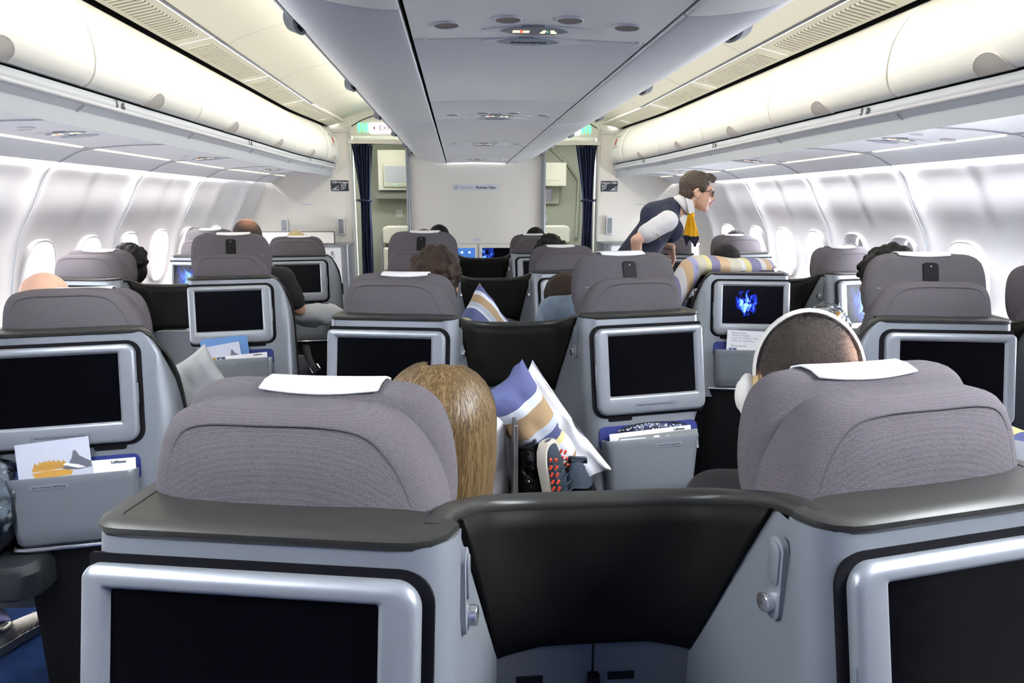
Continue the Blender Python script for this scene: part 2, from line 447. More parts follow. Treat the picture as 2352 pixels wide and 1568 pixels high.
for sgn, side in ((-1, 'left'), (1, 'right')):
    wall = build_wall(sgn, 'wall_'+side)
    cut = MB()
    for i in NW:
        y = window_y(i); X = wall_x(ZW, y)
        pr = lambda hy, hz, d: [(sgn*(X - math.sin(slope)*b + math.cos(slope)*d), y+a, ZW + math.cos(slope)*b + math.sin(slope)*d) for a, b in oval(hy, hz)]
        cut.loft([pr(.135, .20, -.12), pr(.135, .20, .14)])
    co = cut.build('cut', 'wall', smooth=False)
    bo = wall.modifiers.new('b', 'BOOLEAN'); bo.object = co; bo.operation = 'DIFFERENCE'; bo.solver = 'EXACT'
    dg = bpy.context.evaluated_depsgraph_get(); me = bpy.data.meshes.new_from_object(wall.evaluated_get(dg))
    wall.modifiers.clear(); wall.data = me; bpy.data.objects.remove(co)
    for n_, i in enumerate(NW):
        y = window_y(i); X = wall_x(ZW, y)
        def pr(hy, hz, d): return [(sgn*(X - math.sin(slope)*b + math.cos(slope)*d), y+a, ZW + math.cos(slope)*b + math.sin(slope)*d) for a, b in oval(hy, hz)]
        mb = MB(); mb.loft([pr(.137, .205, .05), pr(.145, .21, -.028), pr(.142, .206, -.036), pr(.134, .198, -.036), pr(.128, .192, -.028), pr(.112, .172, .06), pr(.105, .165, .075)], False, False)
        nm = 'window_%d' % (n_+1 + (0 if sgn < 0 else 15))
        wo = struct(mb, nm, 'wall', angle=60)
        gl = MB(); gl.add(pr(.106, .166, .074), [tuple(range(28))]); gl.build('window_pane', 'glass', wo)
        if sgn > 0 and i in (0, 1) or (sgn < 0 and i in ()):
            sh = MB(); sh.add(pr(.108, .168, .058), [tuple(range(28))]); sh.build('window_shade', 'shade', wo)
            for zz in (-.02, -.05):
                st = MB(); st.tube([(sgn*(X - math.sin(slope)*zz + math.cos(slope)*.052), y+q, ZW+math.cos(slope)*zz+math.sin(slope)*.052) for q in (-.09, 0, .09)], .004, 6)
                st.build('shade_handle', 'white', wo)
    # dark joint lines between the window panels
    j = 0
    for i in NW:
        y = window_y(i)-WD/2
        if (i % 2) == 0:
            mb = MB(); pts = [(sgn*(x*taper(y)-scallop(y, z)+.001), y, z) for x, z in WALLP if z > .2]
            mb.tube(pts, .0045, 6); j += 1
            struct(mb, 'trim_%s_joint_%d' % (side, j), 'rail_grey')
# floor
struct(MB().box(-2.7, 2.7, YA, 10.5, -.05, 0), 'floor', 'carpet', smooth=False)
n = 0
for x in (-.86, .93):
    n += 1; struct(MB().box(x-.012, x+.012, YA, YB+1, 0, .004), 'trim_floor_%d' % n, 'carpet_stripe', smooth=False)
# unseen navy wall added close behind the camera to cut bounced light
struct(MB().box(-2.8, 2.8, YA-.05, YA, 0, 2.8), 'wall_rear_blocker', 'curtain', smooth=False)

def sweep(profile, y0, y1, sgn, name, m, th=0, step=.25, kind=True, tf=True, parent=None, angle=50):
    """extrude an (x,z) open profile along the cabin, following the taper"""
    ys = [y0]
    while ys[-1] + step < y1 - .05: ys.append(ys[-1]+step)
    ys.append(y1)
    rows = [[(sgn*x*(taper(y) if tf else 1), y, z) for x, z in profile] for y in ys]
    mb = MB(); mb.grid(rows)
    o = mb.build(name, m, parent, angle=angle)
    if kind and not parent: o['kind'] = 'structure'
    return o
def sp2(pts, n=4): return [tuple(p)[:2] for p in smooth_path([(a, b, 0) for a, b in pts], n)]
# ceiling over the two aisles
CEIL = sp2([(1.42, 2.462), (1.30, 2.515), (1.10, 2.575), (.90, 2.615), (.70, 2.64)])
for sgn, side in ((-1, 'left'), (1, 'right')):
    sweep(CEIL, YA, YB+.0, sgn, 'ceiling_'+side, 'ceil', tf=False)
    yj = .75; q = 0
    while yj < YB:
        mb = MB(); mb.tube([(sgn*x, yj, z+.001) for x, z in CEIL], .0025, 5); q += 1
        struct(mb, 'trim_ceiling_%s_%d' % (side, q), 'rail_grey'); yj += 1.09
    # dark slot between the bins and the vent strip, and the line to the ceiling
    sweep([(1.66, 2.37), (1.66, 2.425), (1.60, 2.425)], YA, YB, sgn, 'trim_slot_'+side, 'gap')
    sweep([(1.432, 2.452), (1.43, 2.468), (1.415, 2.468)], YA, YB, sgn, 'trim_vent_'+side, 'gap', tf=False)
    # under-bin: grey rail, lip painted white as a highlight, face, service panel, glow slot, fascia
    sweep([(1.56, 2.04), (1.60, 2.045), (1.60, 1.90), (1.9, 1.96), (2.4, 2.2)], YA, YB, sgn, 'trim_back_'+side, 'rail_grey')
    sweep(sp2([(1.60, 2.038), (1.583, 2.036), (1.565, 2.03)], 2), YA, YB, sgn, 'trim_rail_'+side, 'rail_grey')
    sweep(sp2([(1.565, 2.03), (1.556, 2.012), (1.556, 1.996)], 2), YA, YB, sgn, 'trim_number_'+side, 'rail_grey')
    sweep(sp2([(1.556, 1.996), (1.560, 1.985), (1.572, 1.98)], 3), YA, YB, sgn, 'trim_lip_'+side, 'white')
    sweep(sp2([(1.572, 1.98), (1.61, 1.955), (1.66, 1.935), (1.72, 1.925)]), YA, YB, sgn, 'trim_face_'+side, 'bin_light')
    sweep([(1.72, 1.925), (1.74, 1.928), (1.9, 1.922), (2.08, 1.905)], YA, YB, sgn, 'ceiling_service_'+side, 'psu')
    sweep([(2.08, 1.905), (2.082, 1.911), (2.108, 1.908), (2.11, 1.899)], YA, YB, sgn, 'trim_glow_recess_'+side, 'psu')
    sweep(sp2([(2.11, 1.899), (2.16, 1.885), (2.22, 1.855), (2.262, 1.832)]), YA, YB, sgn, 'trim_fascia_'+side, 'bin_light')
    sweep([(2.262, 1.832), (2.255, 1.85), (2.25, 1.90), (2.33, 1.90)], YA, YB, sgn, 'trim_cove_'+side, 'wall')
    # joints in the under-bin panels, glow tubes
    y = WY-WD/2-8*WD; q = 0
    while y < YB-.3:
        if y > YA:
            q += 1; k = taper(y)
            struct(MB().tube([(sgn*x*k, y, z-.0015) for x, z in sp2([(1.57, 1.978), (1.66, 1.932), (1.9, 1.919), (2.08, 1.902), (2.16, 1.883), (2.262, 1.830)])], .003, 5), 'trim_joint_%s_%d' % (side, q), 'rail_grey')
            ya, yb_ = y+.06, min(y+2*WD-.08, YB-.1); mb = MB()
            mb.add([(sgn*2.083*taper(ya), ya, 1.9015), (sgn*2.107*taper(ya), ya, 1.8985), (sgn*2.107*taper(yb_), yb_, 1.8985), (sgn*2.083*taper(yb_), yb_, 1.9015)], [(0, 1, 2, 3)])
            mb.add([(sgn*2.083*taper(ya), ya, 1.904), (sgn*2.107*taper(ya), ya, 1.901), (sgn*2.107*taper(yb_), yb_, 1.901), (sgn*2.083*taper(yb_), yb_, 1.904)], [(0, 1, 2, 3)])
            struct(mb, 'trim_glow_%s_%d' % (side, q), 'glow_slot', smooth=False)
        y += 2*WD
# ---------------------------------------------------------------- lights of the cabin
for sgn in (-1, 1):
    area('ceiling_cove_light', (sgn*.80, 4.35, 2.50), (0, -sgn*82, 0), .10, 5.2, 20, (1, .95, .84))
    area('window_cove_light', (sgn*2.288, 4.5, 1.885), (0, -sgn*16, 0), .025, 5.6, 78 if sgn < 0 else 125, (1, .97, .96) if sgn < 0 else (.93, .96, 1))
wn = w.node_tree; bg = wn.nodes['Background']
tcw = wn.nodes.new('ShaderNodeTexCoord'); sxw = wn.nodes.new('ShaderNodeSeparateXYZ'); mrw = wn.nodes.new('ShaderNodeMapRange')
wn.links.new(tcw.outputs['Generated'], sxw.inputs[0]); wn.links.new(sxw.outputs[0], mrw.inputs[0])
mrw.inputs[1].default_value = -1; mrw.inputs[2].default_value = 1; mrw.inputs[3].default_value = 22; mrw.inputs[4].default_value = 75
wn.links.new(mrw.outputs[0], bg.inputs[1])
for sgn in (-1, 1):
    area('window_portal', (sgn*2.80, 2.7, 1.24), (0, sgn*90, 0), .6, 8.6, 1, (1, 1, 1), portal=True)

# ---------------------------------------------------------------- vent strip panels
def vent(sgn, y0, y1):
    mb = MB(); L = y1-y0
    x0, z0, x1, z1 = 1.618, 2.408, 1.436, 2.450
    def P(u, y, o=0):
        k = taper(y); x = (x0+(x1-x0)*u); z = (z0+(z1-z0)*u)
        nx, nz = -.225, -.974
        return (sgn*(x*k+nx*o*-1*-1), y, z+nz*o)
    us = [0, .5, 1]; ys = [y0+.004+(L-.008)*k/4 for k in range(5)]
    mb.loft([[P(u, y) for u in us]+[P(u, y, -.02) for u in us[::-1]] for y in ys])
    mb.cm = 1; n = int((L-.16)/.036)
    for k in range(n):
        yy = y0+.09+(L-.18)*(k+.5)/n
        mb.loft([[P(u, yy+d, .002) for u, d in ((.14, -.007), (.14, .007), (.80, .007), (.80, -.007))], [P(u, yy+d, -.004) for u, d in ((.14, -.007), (.14, .007), (.80, .007), (.80, -.007))]])
    mb.cm = 2
    for k in range(n+1):
        yy = y0+.09+(L-.18)*k/n
        mb.loft([[P(u, yy+d, .005) for u, d in ((.16, -.006), (.16, .006), (.78, .006), (.78, -.006))], [P(u, yy+d, -.002) for u, d in ((.16, -.006), (.16, .006), (.78, .006), (.78, -.006))]])
    return mb.build('ceiling_vent', ['ceil', 'vent_slot', 'ceil'])
SEAMS = [-.443, .623, 1.690, 2.757, 3.823, 4.890, 5.957, 7.02, 7.49]
ordl = ['behind the camera', 'second behind', 'nearest to the camera', 'above the first visible bin', 'above the second bin', 'above the third bin', 'above the fourth bin', 'above the last full bin']
for sgn, side in ((-1, 'left'), (1, 'right')):
    for i in range(2, len(SEAMS)-1):
        o = vent(sgn, SEAMS[i], SEAMS[i+1])
        wh = {2: 'largest in view, nearest the camera', 3: 'second from the camera', 4: 'third from the camera', 5: 'fourth from the camera', 6: 'fifth from the camera', 7: 'farthest, by the bulkhead'}[i]
        tag(o, 'cream louvred air vent panel over the %s aisle, %s' % (side, wh), 'vent', 'air vents over the %s aisle' % side)

# ---------------------------------------------------------------- overhead bins
BINP = sp2([(1.562, 2.040), (1.535, 2.058), (1.514, 2.098), (1.508, 2.16), (1.525, 2.25), (1.572, 2.335), (1.61, 2.375), (1.652, 2.398)], 4)
def bin_door(sgn, y0, y1):
    mb = MB(); g = .0055; n = 10
    ys = [y0+g, y0+g+.008] + [y0+(y1-y0)*k/n for k in range(1, n)] + [y1-g-.008, y1-g]
    rows = []
    for y in ys:
        k = taper(y); e = .005 if (y in (ys[0], ys[-1])) else 0
        rows.append([(sgn*(x*k+e), y, z) for x, z in BINP]+[(sgn*(x*k+.03), y, z+.006) for x, z in BINP[::-1]])
    mb.loft(rows); return mb
def bin_latch(sgn, yc):
    mb = MB(); k = taper(yc)
    outer = []; prof = [(0, 1.566, 2.036)]
    def S(s): # point on door at arc fraction measured upward from the bottom
        zz = 2.036+s; x = interp([(b, a) for a, b in BINP], zz); return x, zz
    rings = []
    for r, o in ((1.0, .0), (1.0, .007), (.93, .011), (.86, .008), (.4, .008)):
        ring = []
        for q in range(19):
            t = PI*q/18; a = math.cos(t)*.078*r; b = max(0, math.sin(t))*.066*r
            x, zz = S(b); ring.append((sgn*(x*k-o), yc+a, zz+.001))
        rings.append(ring)
    mb.loft(rings, False, True)
    return mb
whb = {1: 'behind the camera', 2: 'nearest the camera', 3: 'second from the camera', 4: 'third from the camera', 5: 'fourth from the camera', 6: 'fifth from the camera', 7: 'smallest, against the bulkhead'}
for sgn, side in ((-1, 'left'), (1, 'right')):
    for i in range(1, len(SEAMS)-1):
        y0, y1 = SEAMS[i], SEAMS[i+1]; yc = (y0+y1)/2
        t = empty('overhead_bin', (0, 0, 0), label='cream curved overhead luggage bin along the %s wall, %s' % (side, whb[i]), cat='luggage bin', group='overhead bins on the %s side' % side)
        bin_door(sgn, y0, y1).build('bin_door', 'bin', t, angle=50)
        d = bin_latch(sgn, yc).build('latch', 'latch', t)
        bd = MB(); k = taper(yc)
        bd.loft([[(sgn*(x*taper(y)+.034), y, z) for x, z in BINP[::3]]+[(sgn*2.2, y, 2.42), (sgn*2.2, y, 2.05)] for y in (y0+.001, y1-.001)])
        bd.build('bin_body', 'gap', t, smooth=False)
        if i == 7:
            pl = MB(); pr = rrect(-.09, .09, -.06, .06, .01, 2)
            def sf(a, b, o):
                zz = 2.25+b; x = interp([(q, p) for p, q in BINP], zz); return (sgn*(x*taper(yc+a)-o), yc+a, zz)
            pl.loft([[sf(a, b, 0) for a, b in pr], [sf(a, b, .004) for a, b in pr]]); pl.build('notice_sticker', 'plastic_lt', t)
            rd = MB(); rd.loft([[sf(a, b, .003) for a, b in rrect(-.02, .02, -.03, .03, .01, 3)], [sf(a, b, .0055) for a, b in rrect(-.02, .02, -.03, .03, .01, 3)]]); rd.build('notice_mark', 'red', t)
    # row numbers on the grey rail under the bins
    for y, num in ((2.98, '3'), (4.75, '2'), (6.5, '1')):
        mt = Matrix.Translation((sgn*1.554*taper(y), y, 2.012)) @ Matrix.Rotation(-sgn*R(90), 4, 'Z') @ Matrix.Rotation(R(84), 4, 'X')
        t = empty('row_number', (0, 0, 0), label='dark row number %s with seat pictogram on the rail under the %s bins' % (num, side), cat='row number', group='row numbers')
        text('numeral', num, .042, 'text_dk', mt, t, bold=.0012)
        off = .05*sgn
        mb = MB()
        for k, (a, b, c, d) in enumerate(((-.008, .008, 0, .012), (-.004, .012, -.014, -.002), (-.014, -.006, -.01, .006))):
            mb.box(sgn*1.5525*taper(y), sgn*1.5515*taper(y), y-sgn*0+off*sgn*-1*sgn+a, y+off*sgn*-1*sgn+b, 2.012+c, 2.012+d)
        mb.build('seat_pictogram', 'text_dk', t, smooth=False)

# ---------------------------------------------------------------- centre console of bins
CB = sp2([(.322, 2.043), (.335, 2.038), (.42, 2.044), (.52, 2.062), (.60, 2.093), (.655, 2.132)], 4)
def pz(x): return 2.052 - .010*(x/.315)**2
def sweep_c(profile, y0, y1, name, m, sgn, parent=None, thick=.02):
    mb = MB(); ys = [y0, y0+.005, (y0+y1)/2, y1-.005, y1]
    mb.loft([[(sgn*x, y, z + (.003 if k in (0, 4) else 0)) for x, z in profile]+[(sgn*x, y, z+thick) for x, z in profile[::-1]] for k, y in enumerate(ys)])
    return mb.build(name, m, parent, angle=50)
CS = [-.49, 1.64, 3.765, 5.70, 7.495]
nm = ['behind the camera', 'nearest the camera', 'in the middle of the cabin', 'farthest, ending at the bulkhead']
for sgn, side in ((-1, 'left'), (1, 'right')):
    for i in range(4):
        y0, y1 = CS[i]+.003, CS[i+1]-.003
        t = empty('centre_bin', (0, 0, 0), label='cool-tinted off-white %s flank of the centre overhead bins, section %s' % (side, nm[i]), cat='luggage bin', group='centre overhead bins')
        sweep_c(CB, y0, y1, 'bin_door', 'centre', sgn, t)
        sweep_c(sp2([(.662, 2.136), (.672, 2.142), (.692, 2.162), (.696, 2.182)], 2), y0, y1, 'grip_rail', 'plastic_grey', sgn, t, thick=.008)
        mb = MB(); mb.loft([[(sgn*x, y, z) for x, z in ((.66, 2.15), (.70, 2.19), (.735, 2.30), (.73, 2.45), (.70, 2.66), (.60, 2.66), (.34, 2.10))] for y in (y0, y1)])
        mb.build('bin_side', 'bin', t, angle=50)
        for yl in (2.2, 3.27, 4.34, 5.40, 6.46, 7.2, 1.13, .06):
            if y0 < yl < y1:
                # latch: drooping housing on the rail with a dark recess
                mb = MB(); out = []
                for q in range(15):
                    a = -1+2*q/14; out.append((a*.085, -.024*(1-a*a)**.6-.001))
                c0 = Vector((sgn*.668, yl, 2.142)); dn = Vector((sgn*.35, 0, -.93)); nx = Vector((sgn*.93, 0, .35))
                for o0, o1 in ((-.014, .018),):
                    rings = []
                    for o in (o0, o1): rings.append([c0+Vector((0, a, 0))+dn*(-b)+nx*o for a, b in out+[(.085, .012), (-.085, .012)]])
                    mb.loft(rings)
                lt = mb.build('bin_latch', 'plastic_grey', t, bevel=.002)
                mb = MB(); rr = rrect(-.026, .026, -.015, .004, .004, 2)
                for oo in (-.0165,):
                    mb.loft([[c0+Vector((0, a, 0))+dn*(-b)+nx*(-.0145) for a, b in rr], [c0+Vector((0, a, 0))+dn*(-b)+nx*(-.017) for a, b in rr]])
                mb.build('latch_recess', 'gap', lt)
    mb = MB(); mb.grid([[(sgn*x, y, z) for x, z in ((.312, 2.046), (.312, 2.07), (.33, 2.07), (.33, 2.040))] for y in (YA, YB)])
    struct(mb, 'trim_centre_gap_'+side, 'gap', smooth=False)
# service panels between the flanks
pj = [-1.2, .40, 1.93, 3.05, 3.66, 5.0, 5.25, 6.6, 7.495]
mb = MB()
for a, b in zip(pj, pj[1:]):
    xs = [-.310+.062*k for k in range(11)]
    rows = [[(x, y, pz(x)+e) for x in xs]+[(x, y, pz(x)+.015) for x in xs[::-1]] for y, e in ((a+.001, .002), (a+.004, 0), (b-.004, 0), (b-.001, .002))]
    mb.loft(rows)
struct(mb, 'ceiling_centre', 'centre', angle=50)
mb = MB(); mb.cm = 0
for y in pj[1:-1]: mb.tube([(-.31+.062*k, y, pz(-.31+.062*k)+.0005) for k in range(11)], .0022, 5)
struct(mb, 'trim_centre_joints', 'white')

def disc(mb, c, rx, ry, o0, o1, fx, n=28, dish=0):
    """flat elliptical plate under a ceiling surface; fx maps (x,y,drop) to a point"""
    ring = lambda r, o: [fx(c[0]+rx*r*math.cos(2*PI*k/n), c[1]+ry*r*math.sin(2*PI*k/n), o) for k in range(n)]
    mb.loft([ring(1, o0), ring(1, o1), ring(.94, o1+.001*(1 if o1 > o0 else -1))])
def lens_poly(c, hx, hy, n=16):
    top = [(c[0]-hx+2*hx*k/n, c[1]+hy*math.sin(PI*k/n)**.7) for k in range(n+1)]
    bot = [(c[0]+hx-2*hx*k/n, c[1]-hy*math.sin(PI*k/n)**.7) for k in range(1, n)]
    return top+bot
def psu(fx, flip, label, group, yaw=0, x0=0, y0=0, lamps=True, big=True):
    """sign oval with lit symbols, text oval, reading lamps and call buttons; fx(x,y,drop)"""
    t = empty('reading_light_panel', (0, 0, 0), label=label, cat='light panel', group=group)
    def P(poly, a, b, m, name, par, z=.0):
        mb = MB(); mb.loft([[fx(x, y, a) for x, y in poly], [fx(x, y, b) for x, y in poly]]); return mb.build(name, m, par, smooth=False)
    for yy, nmn in ((0, 'sign_surround'), (.118, 'text_surround')):
        P([(x+x0, y+y0+yy) for x, y in lens_poly((.02, 0), .155, .040)], -.004, .003, 'centre' if big else 'psu', nmn, t)
    s = P([(x+x0, y+y0) for x, y in lens_poly((0, 0), .086, .042)], -.002, .0055, 'oval_grey', 'sign_oval', t)
    v = P([(x+x0, y+y0+.118) for x, y in lens_poly((-.004, 0), .086, .040)], -.002, .0055, 'oval_lt', 'text_oval', t)
    for poly, m in (([(-.056, -.010), (-.038, -.010), (-.038, .010), (-.056, .010)], 'glow_cream'), ([(-.038, -.012), (-.030, -.012), (-.030, .012), (-.038, .012)], 'glow_red'),
                    ([(-.030, -.009), (-.014, -.009), (-.014, .009), (-.030, .009)], 'glow_cream'), ([(.014, .014), (.026, .014), (.028, -.014), (.020, -.012)], 'glow_cream'),
                    ([(.038, -.012), (.046, -.014), (.058, .013), (.042, .014)], 'glow_cream'), ([(.031, -.003), (.034, -.003), (.034, .003), (.031, .003)], 'glow_green')):
        P([(x+x0, y+y0) for x, y in poly], .005, .0068, m, 'lit_symbol', s)
    if big:
        me = Matrix.Translation(fx(x0-.004, y0+.118, .006)) @ Matrix.Rotation(R(180), 4, 'Y') @ Matrix.Rotation(R(180), 4, 'Z')
        # readable from below looking forward
        me = Matrix.Translation(fx(x0-.004, y0+.118, .0068)) @ Matrix.Rotation(R(180), 4, 'X') @ Matrix.Diagonal((.52, 1.5, 1, 1))
        text('wording', 'Life vest in your center console', .0145, 'text_dk', me, v, bold=.0003)
    if lamps:
        for lx, ly in ((-.222, -.05), (-.075, -.095), (.073, -.10), (.222, -.06)) if big else ((-.05, -.20), (.16, -.12)):
            mb = MB(); n = 24
            ring = lambda r, o: [fx(x0+lx+r*math.cos(2*PI*k/n), y0+ly+r*.95*math.sin(2*PI*k/n), o) for k in range(n)]
            mb.cm = 1; mb.loft([ring(.034, -.002), ring(.035, .003), ring(.032, .0045), ring(.030, .003)], False, False); mb.cm = 0; mb.loft([ring(.0305, .0028), ring(.018, .0022), ring(.006, .0018)], False, True)
            l = mb.build('reading_lamp', ['recess_shade' if big else 'plastic_lt', 'centre'], t)
        for lx in (-.285, .285) if big else ():
            mb = MB(); ring = lambda r, o: [fx(x0+lx+r*math.cos(2*PI*k/16), y0+.09+r*math.sin(2*PI*k/16), o) for k in range(16)]
            mb.loft([ring(.012, 0), ring(.012, .004), ring(.008, .006)]); mb.build('speaker_button', 'white', t)
    return t
wc = ['nearest the camera', 'second from the camera', 'third from the camera', 'farthest, small at the bulkhead']
for k, y in enumerate((1.835, 3.54, 5.17, 6.95)):
    psu(lambda x, y, o: Vector((x, y, pz(max(-.31, min(.31, x)))-o)), 1, 'oval seat belt sign with reading lamps under the centre bins, %s' % wc[k], 'light panels under the centre bins', y0=y)
for sgn, side in ((-1, 'left'), (1, 'right')):
    for k, y in enumerate((3.2, 4.85, 6.4)):
        psu(lambda x, y, o: Vector((sgn*(1.88*taper(y))+x, y, 1.9215-.1*(abs(sgn*1.88+x)-1.88)*.9-o)), 1, 'seat belt sign and reading lamps under the %s bins, %s' % (side, ['nearest the camera', 'middle one', 'farthest one'][k]), 'light panels under the side bins', y0=y, big=False)

# ---------------------------------------------------------------- bulkhead
def wpoly(x0, x1, z0, z1, y=YB):
    """bulkhead outline bounded outside by the cabin wall"""
    return [(x0, z0), (x1, z0), (x1, z1), (x0, z1)]
for sgn, side in ((-1, 'left'), (1, 'right')):
    k = taper(YB); wl = [(x*k+.02, z) for x, z in WALLP]
    out = [(1.33, 0)]+wl+[(2.06, 1.93), (1.9, 2.45), (1.40, 2.50), (1.33, 2.42)]
    mb = MB(); prism([(sgn*x, z) for x, z in out], YB, YB+.06, 'y', mb)
    struct(mb, 'wall_bulkhead_'+side, 'bulk', smooth=False)
    mb = MB(); mb.loft([[(sgn*x, y, z) for x, y in ((1.33, YB-.012), (1.318, YB-.014), (1.304, YB-.004), (1.298, YB+.02), (1.298, YB+.12), (1.33, YB+.12))] for z in (0, 2.40)])
    struct(mb, 'trim_post_'+side, 'bulk_edge')
    struct(MB().box(*sorted((sgn*1.34, sgn*1.95)), YB-.004, YB, 2.345, 2.350), 'trim_seam_'+side, 'text_gr', smooth=False)
    # white edge profile of the centre panel
    mb = MB(); prism(rrect(min(sgn*.705, sgn*.742), max(sgn*.705, sgn*.742), YB-.055, YB+.05, .016, 4), 0, 2.25, 'z', mb)
    struct(mb, 'trim_edge_'+side, 'silver_light')
    # header beam, recess, fascia with lit signs
    struct(MB().box(*sorted((sgn*.74, sgn*1.33)), YB-.03, YB+.05, 2.235, 2.275), 'trim_header_'+side, 'ceil', smooth=False)
    struct(MB().box(*sorted((sgn*.6, sgn*1.33)), YB+.10, YB+.14, 2.24, 2.44), 'trim_recess_'+side, 'galley_dark', smooth=False)
    mb = MB(); prism([(sgn*.6, 2.315), (sgn*1.31, 2.315), (sgn*1.31, 2.38), (sgn*1.62, 2.38), (sgn*1.62, 2.75), (sgn*.6, 2.75)], YB-.004, YB+.03, 'y', mb)
    struct(mb, 'wall_fascia_'+side, 'ceil', smooth=False)
    struct(MB().tube([(sgn*x, YB-.004, z) for x, z in ((1.29, 2.41), (1.2, 2.463), (1.1, 2.503), (1.0, 2.53), (.88, 2.55))], .006, 6), 'trim_arc_'+side, 'metal_dk')
    # exit sign and lavatory sign
    t = empty('exit_sign', (0, 0, 0), label='lit white EXIT sign with arrow above the %s aisle doorway' % side, cat='exit sign', group='exit signs')
    x0, x1 = sorted((sgn*.80, sgn*1.11))
    prism(rrect(x0, x1, 2.342, 2.442, .015), YB-.018, YB-.004, 'y').build('sign_face', 'exit_white', t)
    text('lettering', 'EXIT', .066, 'exit_text', Matrix.Translation(((x0+x1)/2+.02, YB-.020, 2.390)) @ FACE_Y, t, sx=1.1)
    ax = x0+.055
    mb = MB(); mb.loft([[(ax-.014, y, 2.392), (ax+.006, y, 2.412), (ax+.006, y, 2.372)] for y in (YB-.0205, YB-.0175)]); mb.build('arrow', 'exit_text', t, smooth=False)
    t = empty('lavatory_sign', (0, 0, 0), label='green lit lavatory figures above the %s aisle doorway' % side, cat='lavatory sign', group='lavatory signs')
    for dx in (-.038, 0, .038):
        cx_ = sgn*1.175+dx; mb = MB(); YS = YB-.005
        prism([(cx_+.011*math.cos(a*PI/6), 2.497+.011*math.sin(a*PI/6)) for a in range(12)], YB-.006, YB, 'y', mb)
        if dx == 0: prism([(cx_-.010, 2.480), (cx_+.010, 2.480), (cx_+.004, 2.458), (cx_+.004, 2.418), (cx_-.004, 2.418), (cx_-.004, 2.458)], YB-.006, YB, 'y', mb)
        else: prism([(cx_-.008, 2.483), (cx_+.008, 2.483), (cx_+.016, 2.450), (cx_+.006, 2.450), (cx_+.006, 2.418), (cx_-.006, 2.418), (cx_-.006, 2.450), (cx_-.016, 2.450)], YB-.006, YB, 'y', mb)
        mb.map(lambda v: Vector((v.x, v.y-.006, v.z-.067))); mb.build('lit_figure', 'glow_green', t, smooth=False)
    # hotspot sign
    t = empty('hotspot_sign', (0, 0, 0), label='dark GSM Hotspot sign on the %s bulkhead beside the doorway' % side, cat='sign', group='hotspot signs')
    xc = sgn*1.44
    prism(rrect(xc-.092, xc+.092, 1.752, 1.862, .004, 2), YB-.006, YB, 'y').build('sign_plate', 'sign_navy', t)
    ty = YB-.007; ww = -sgn
    text('lettering', 'GSM', .030, 'white', Matrix.Translation((xc-ww*-.052*-1 if False else xc+(-.052 if sgn < 0 else .052), ty, 1.842)) @ FACE_Y, t, bold=.0006)
    text('lettering', 'Hotspot', .030, 'white', Matrix.Translation((xc+(.036 if sgn < 0 else -.038), ty, 1.842)) @ FACE_Y, t, bold=.0006)
    bx = xc+(-.085 if sgn < 0 else .012); mb = MB()
    for k in range(5): mb.box(bx+k*.010, bx+k*.010+.007, ty-.0006, ty, 1.762, 1.766+k*.007)
    mb.build('signal_bars', 'white', t, smooth=False)
    px_ = bx+.053; mb = MB()
    mb.box(px_, px_+.022, ty-.0006, ty, 1.762, 1.802); mb.build('phone_symbol', 'white', t, smooth=False)
    MB().box(px_+.003, px_+.019, ty-.0012, ty-.0004, 1.769, 1.796).build('phone_screen', 'sign_navy', t, smooth=False)
    wx = xc+(.018 if sgn < 0 else -.078); mb = MB()
    for r_ in (.012, .028, .044): mb.tube([(wx+r_*math.cos(a), ty, 1.815+r_*math.sin(a)) for a in [R(30-130*q/10) for q in range(11)]], .0035, 5)
    mb.ell((wx, ty, 1.815), (.006, .002, .006), None, 10, 6); mb.build('wave_symbol', 'white', t)
    # small notice
    xn = sgn*1.79; t = tag(prism(rrect(xn-.065, xn+.065, 1.607, 1.622, .002, 1), YB-.002, YB, 'y').build('placard', 'white_paper', smooth=False), 'thin pale notice strip on the %s bulkhead wall' % side, 'notice', 'bulkhead notices')
    text('wording', 'Keep belt fastened while seated', .0085, 'text_gr', Matrix.Translation((xn, YB-.0025, 1.6145)) @ FACE_Y, t)
# centre panel
struct(MB().box(-.72, .72, YB, YB+.06, 0, 2.20), 'wall_bulkhead_centre', 'bulk', smooth=False)
struct(MB().box(-.70, .70, YB-.004, YB, 1.192, 1.197), 'trim_monitor_seam', 'text_gr', smooth=False)
struct(MB().box(.009, .014, YB-.004, YB, .6, 1.192), 'trim_monitor_gap', 'text_gr', smooth=False)
t = empty('cabin_class_sign', (0, 0, 0), label='pale airline Business Class nameplate centred on the bulkhead', cat='sign')
prism(rrect(-.255, .245, 1.760, 1.825, .004, 2), YB-.006, YB, 'y').build('sign_plate', 'white_paper', t)
MB().tube([(-.222+.020*math.cos(a*PI/12), YB-.007, 1.7925+.020*math.sin(a*PI/12)) for a in range(25)], .0022, 5).build('emblem_ring', 'text_gr', t)
mb = MB(); mb.tube(smooth_path([(-.240, YB-.007, 1.788), (-.226, YB-.007, 1.792), (-.215, YB-.007, 1.800), (-.204, YB-.007, 1.803)]), .0022, 5)
mb.tube(smooth_path([(-.226, YB-.007, 1.792), (-.212, YB-.007, 1.791), (-.206, YB-.007, 1.795)]), .0018, 5); mb.build('emblem_bird', 'text_gr', t)
text('lettering', 'Lufthansa', .036, 'text_gr', Matrix.Translation((-.182, YB-.007, 1.792)) @ FACE_Y, t, align='LEFT')
text('lettering', 'Business Class', .036, 'text_dk', Matrix.Translation((-.005, YB-.007, 1.792)) @ FACE_Y, t, align='LEFT', bold=.0009, sx=1)
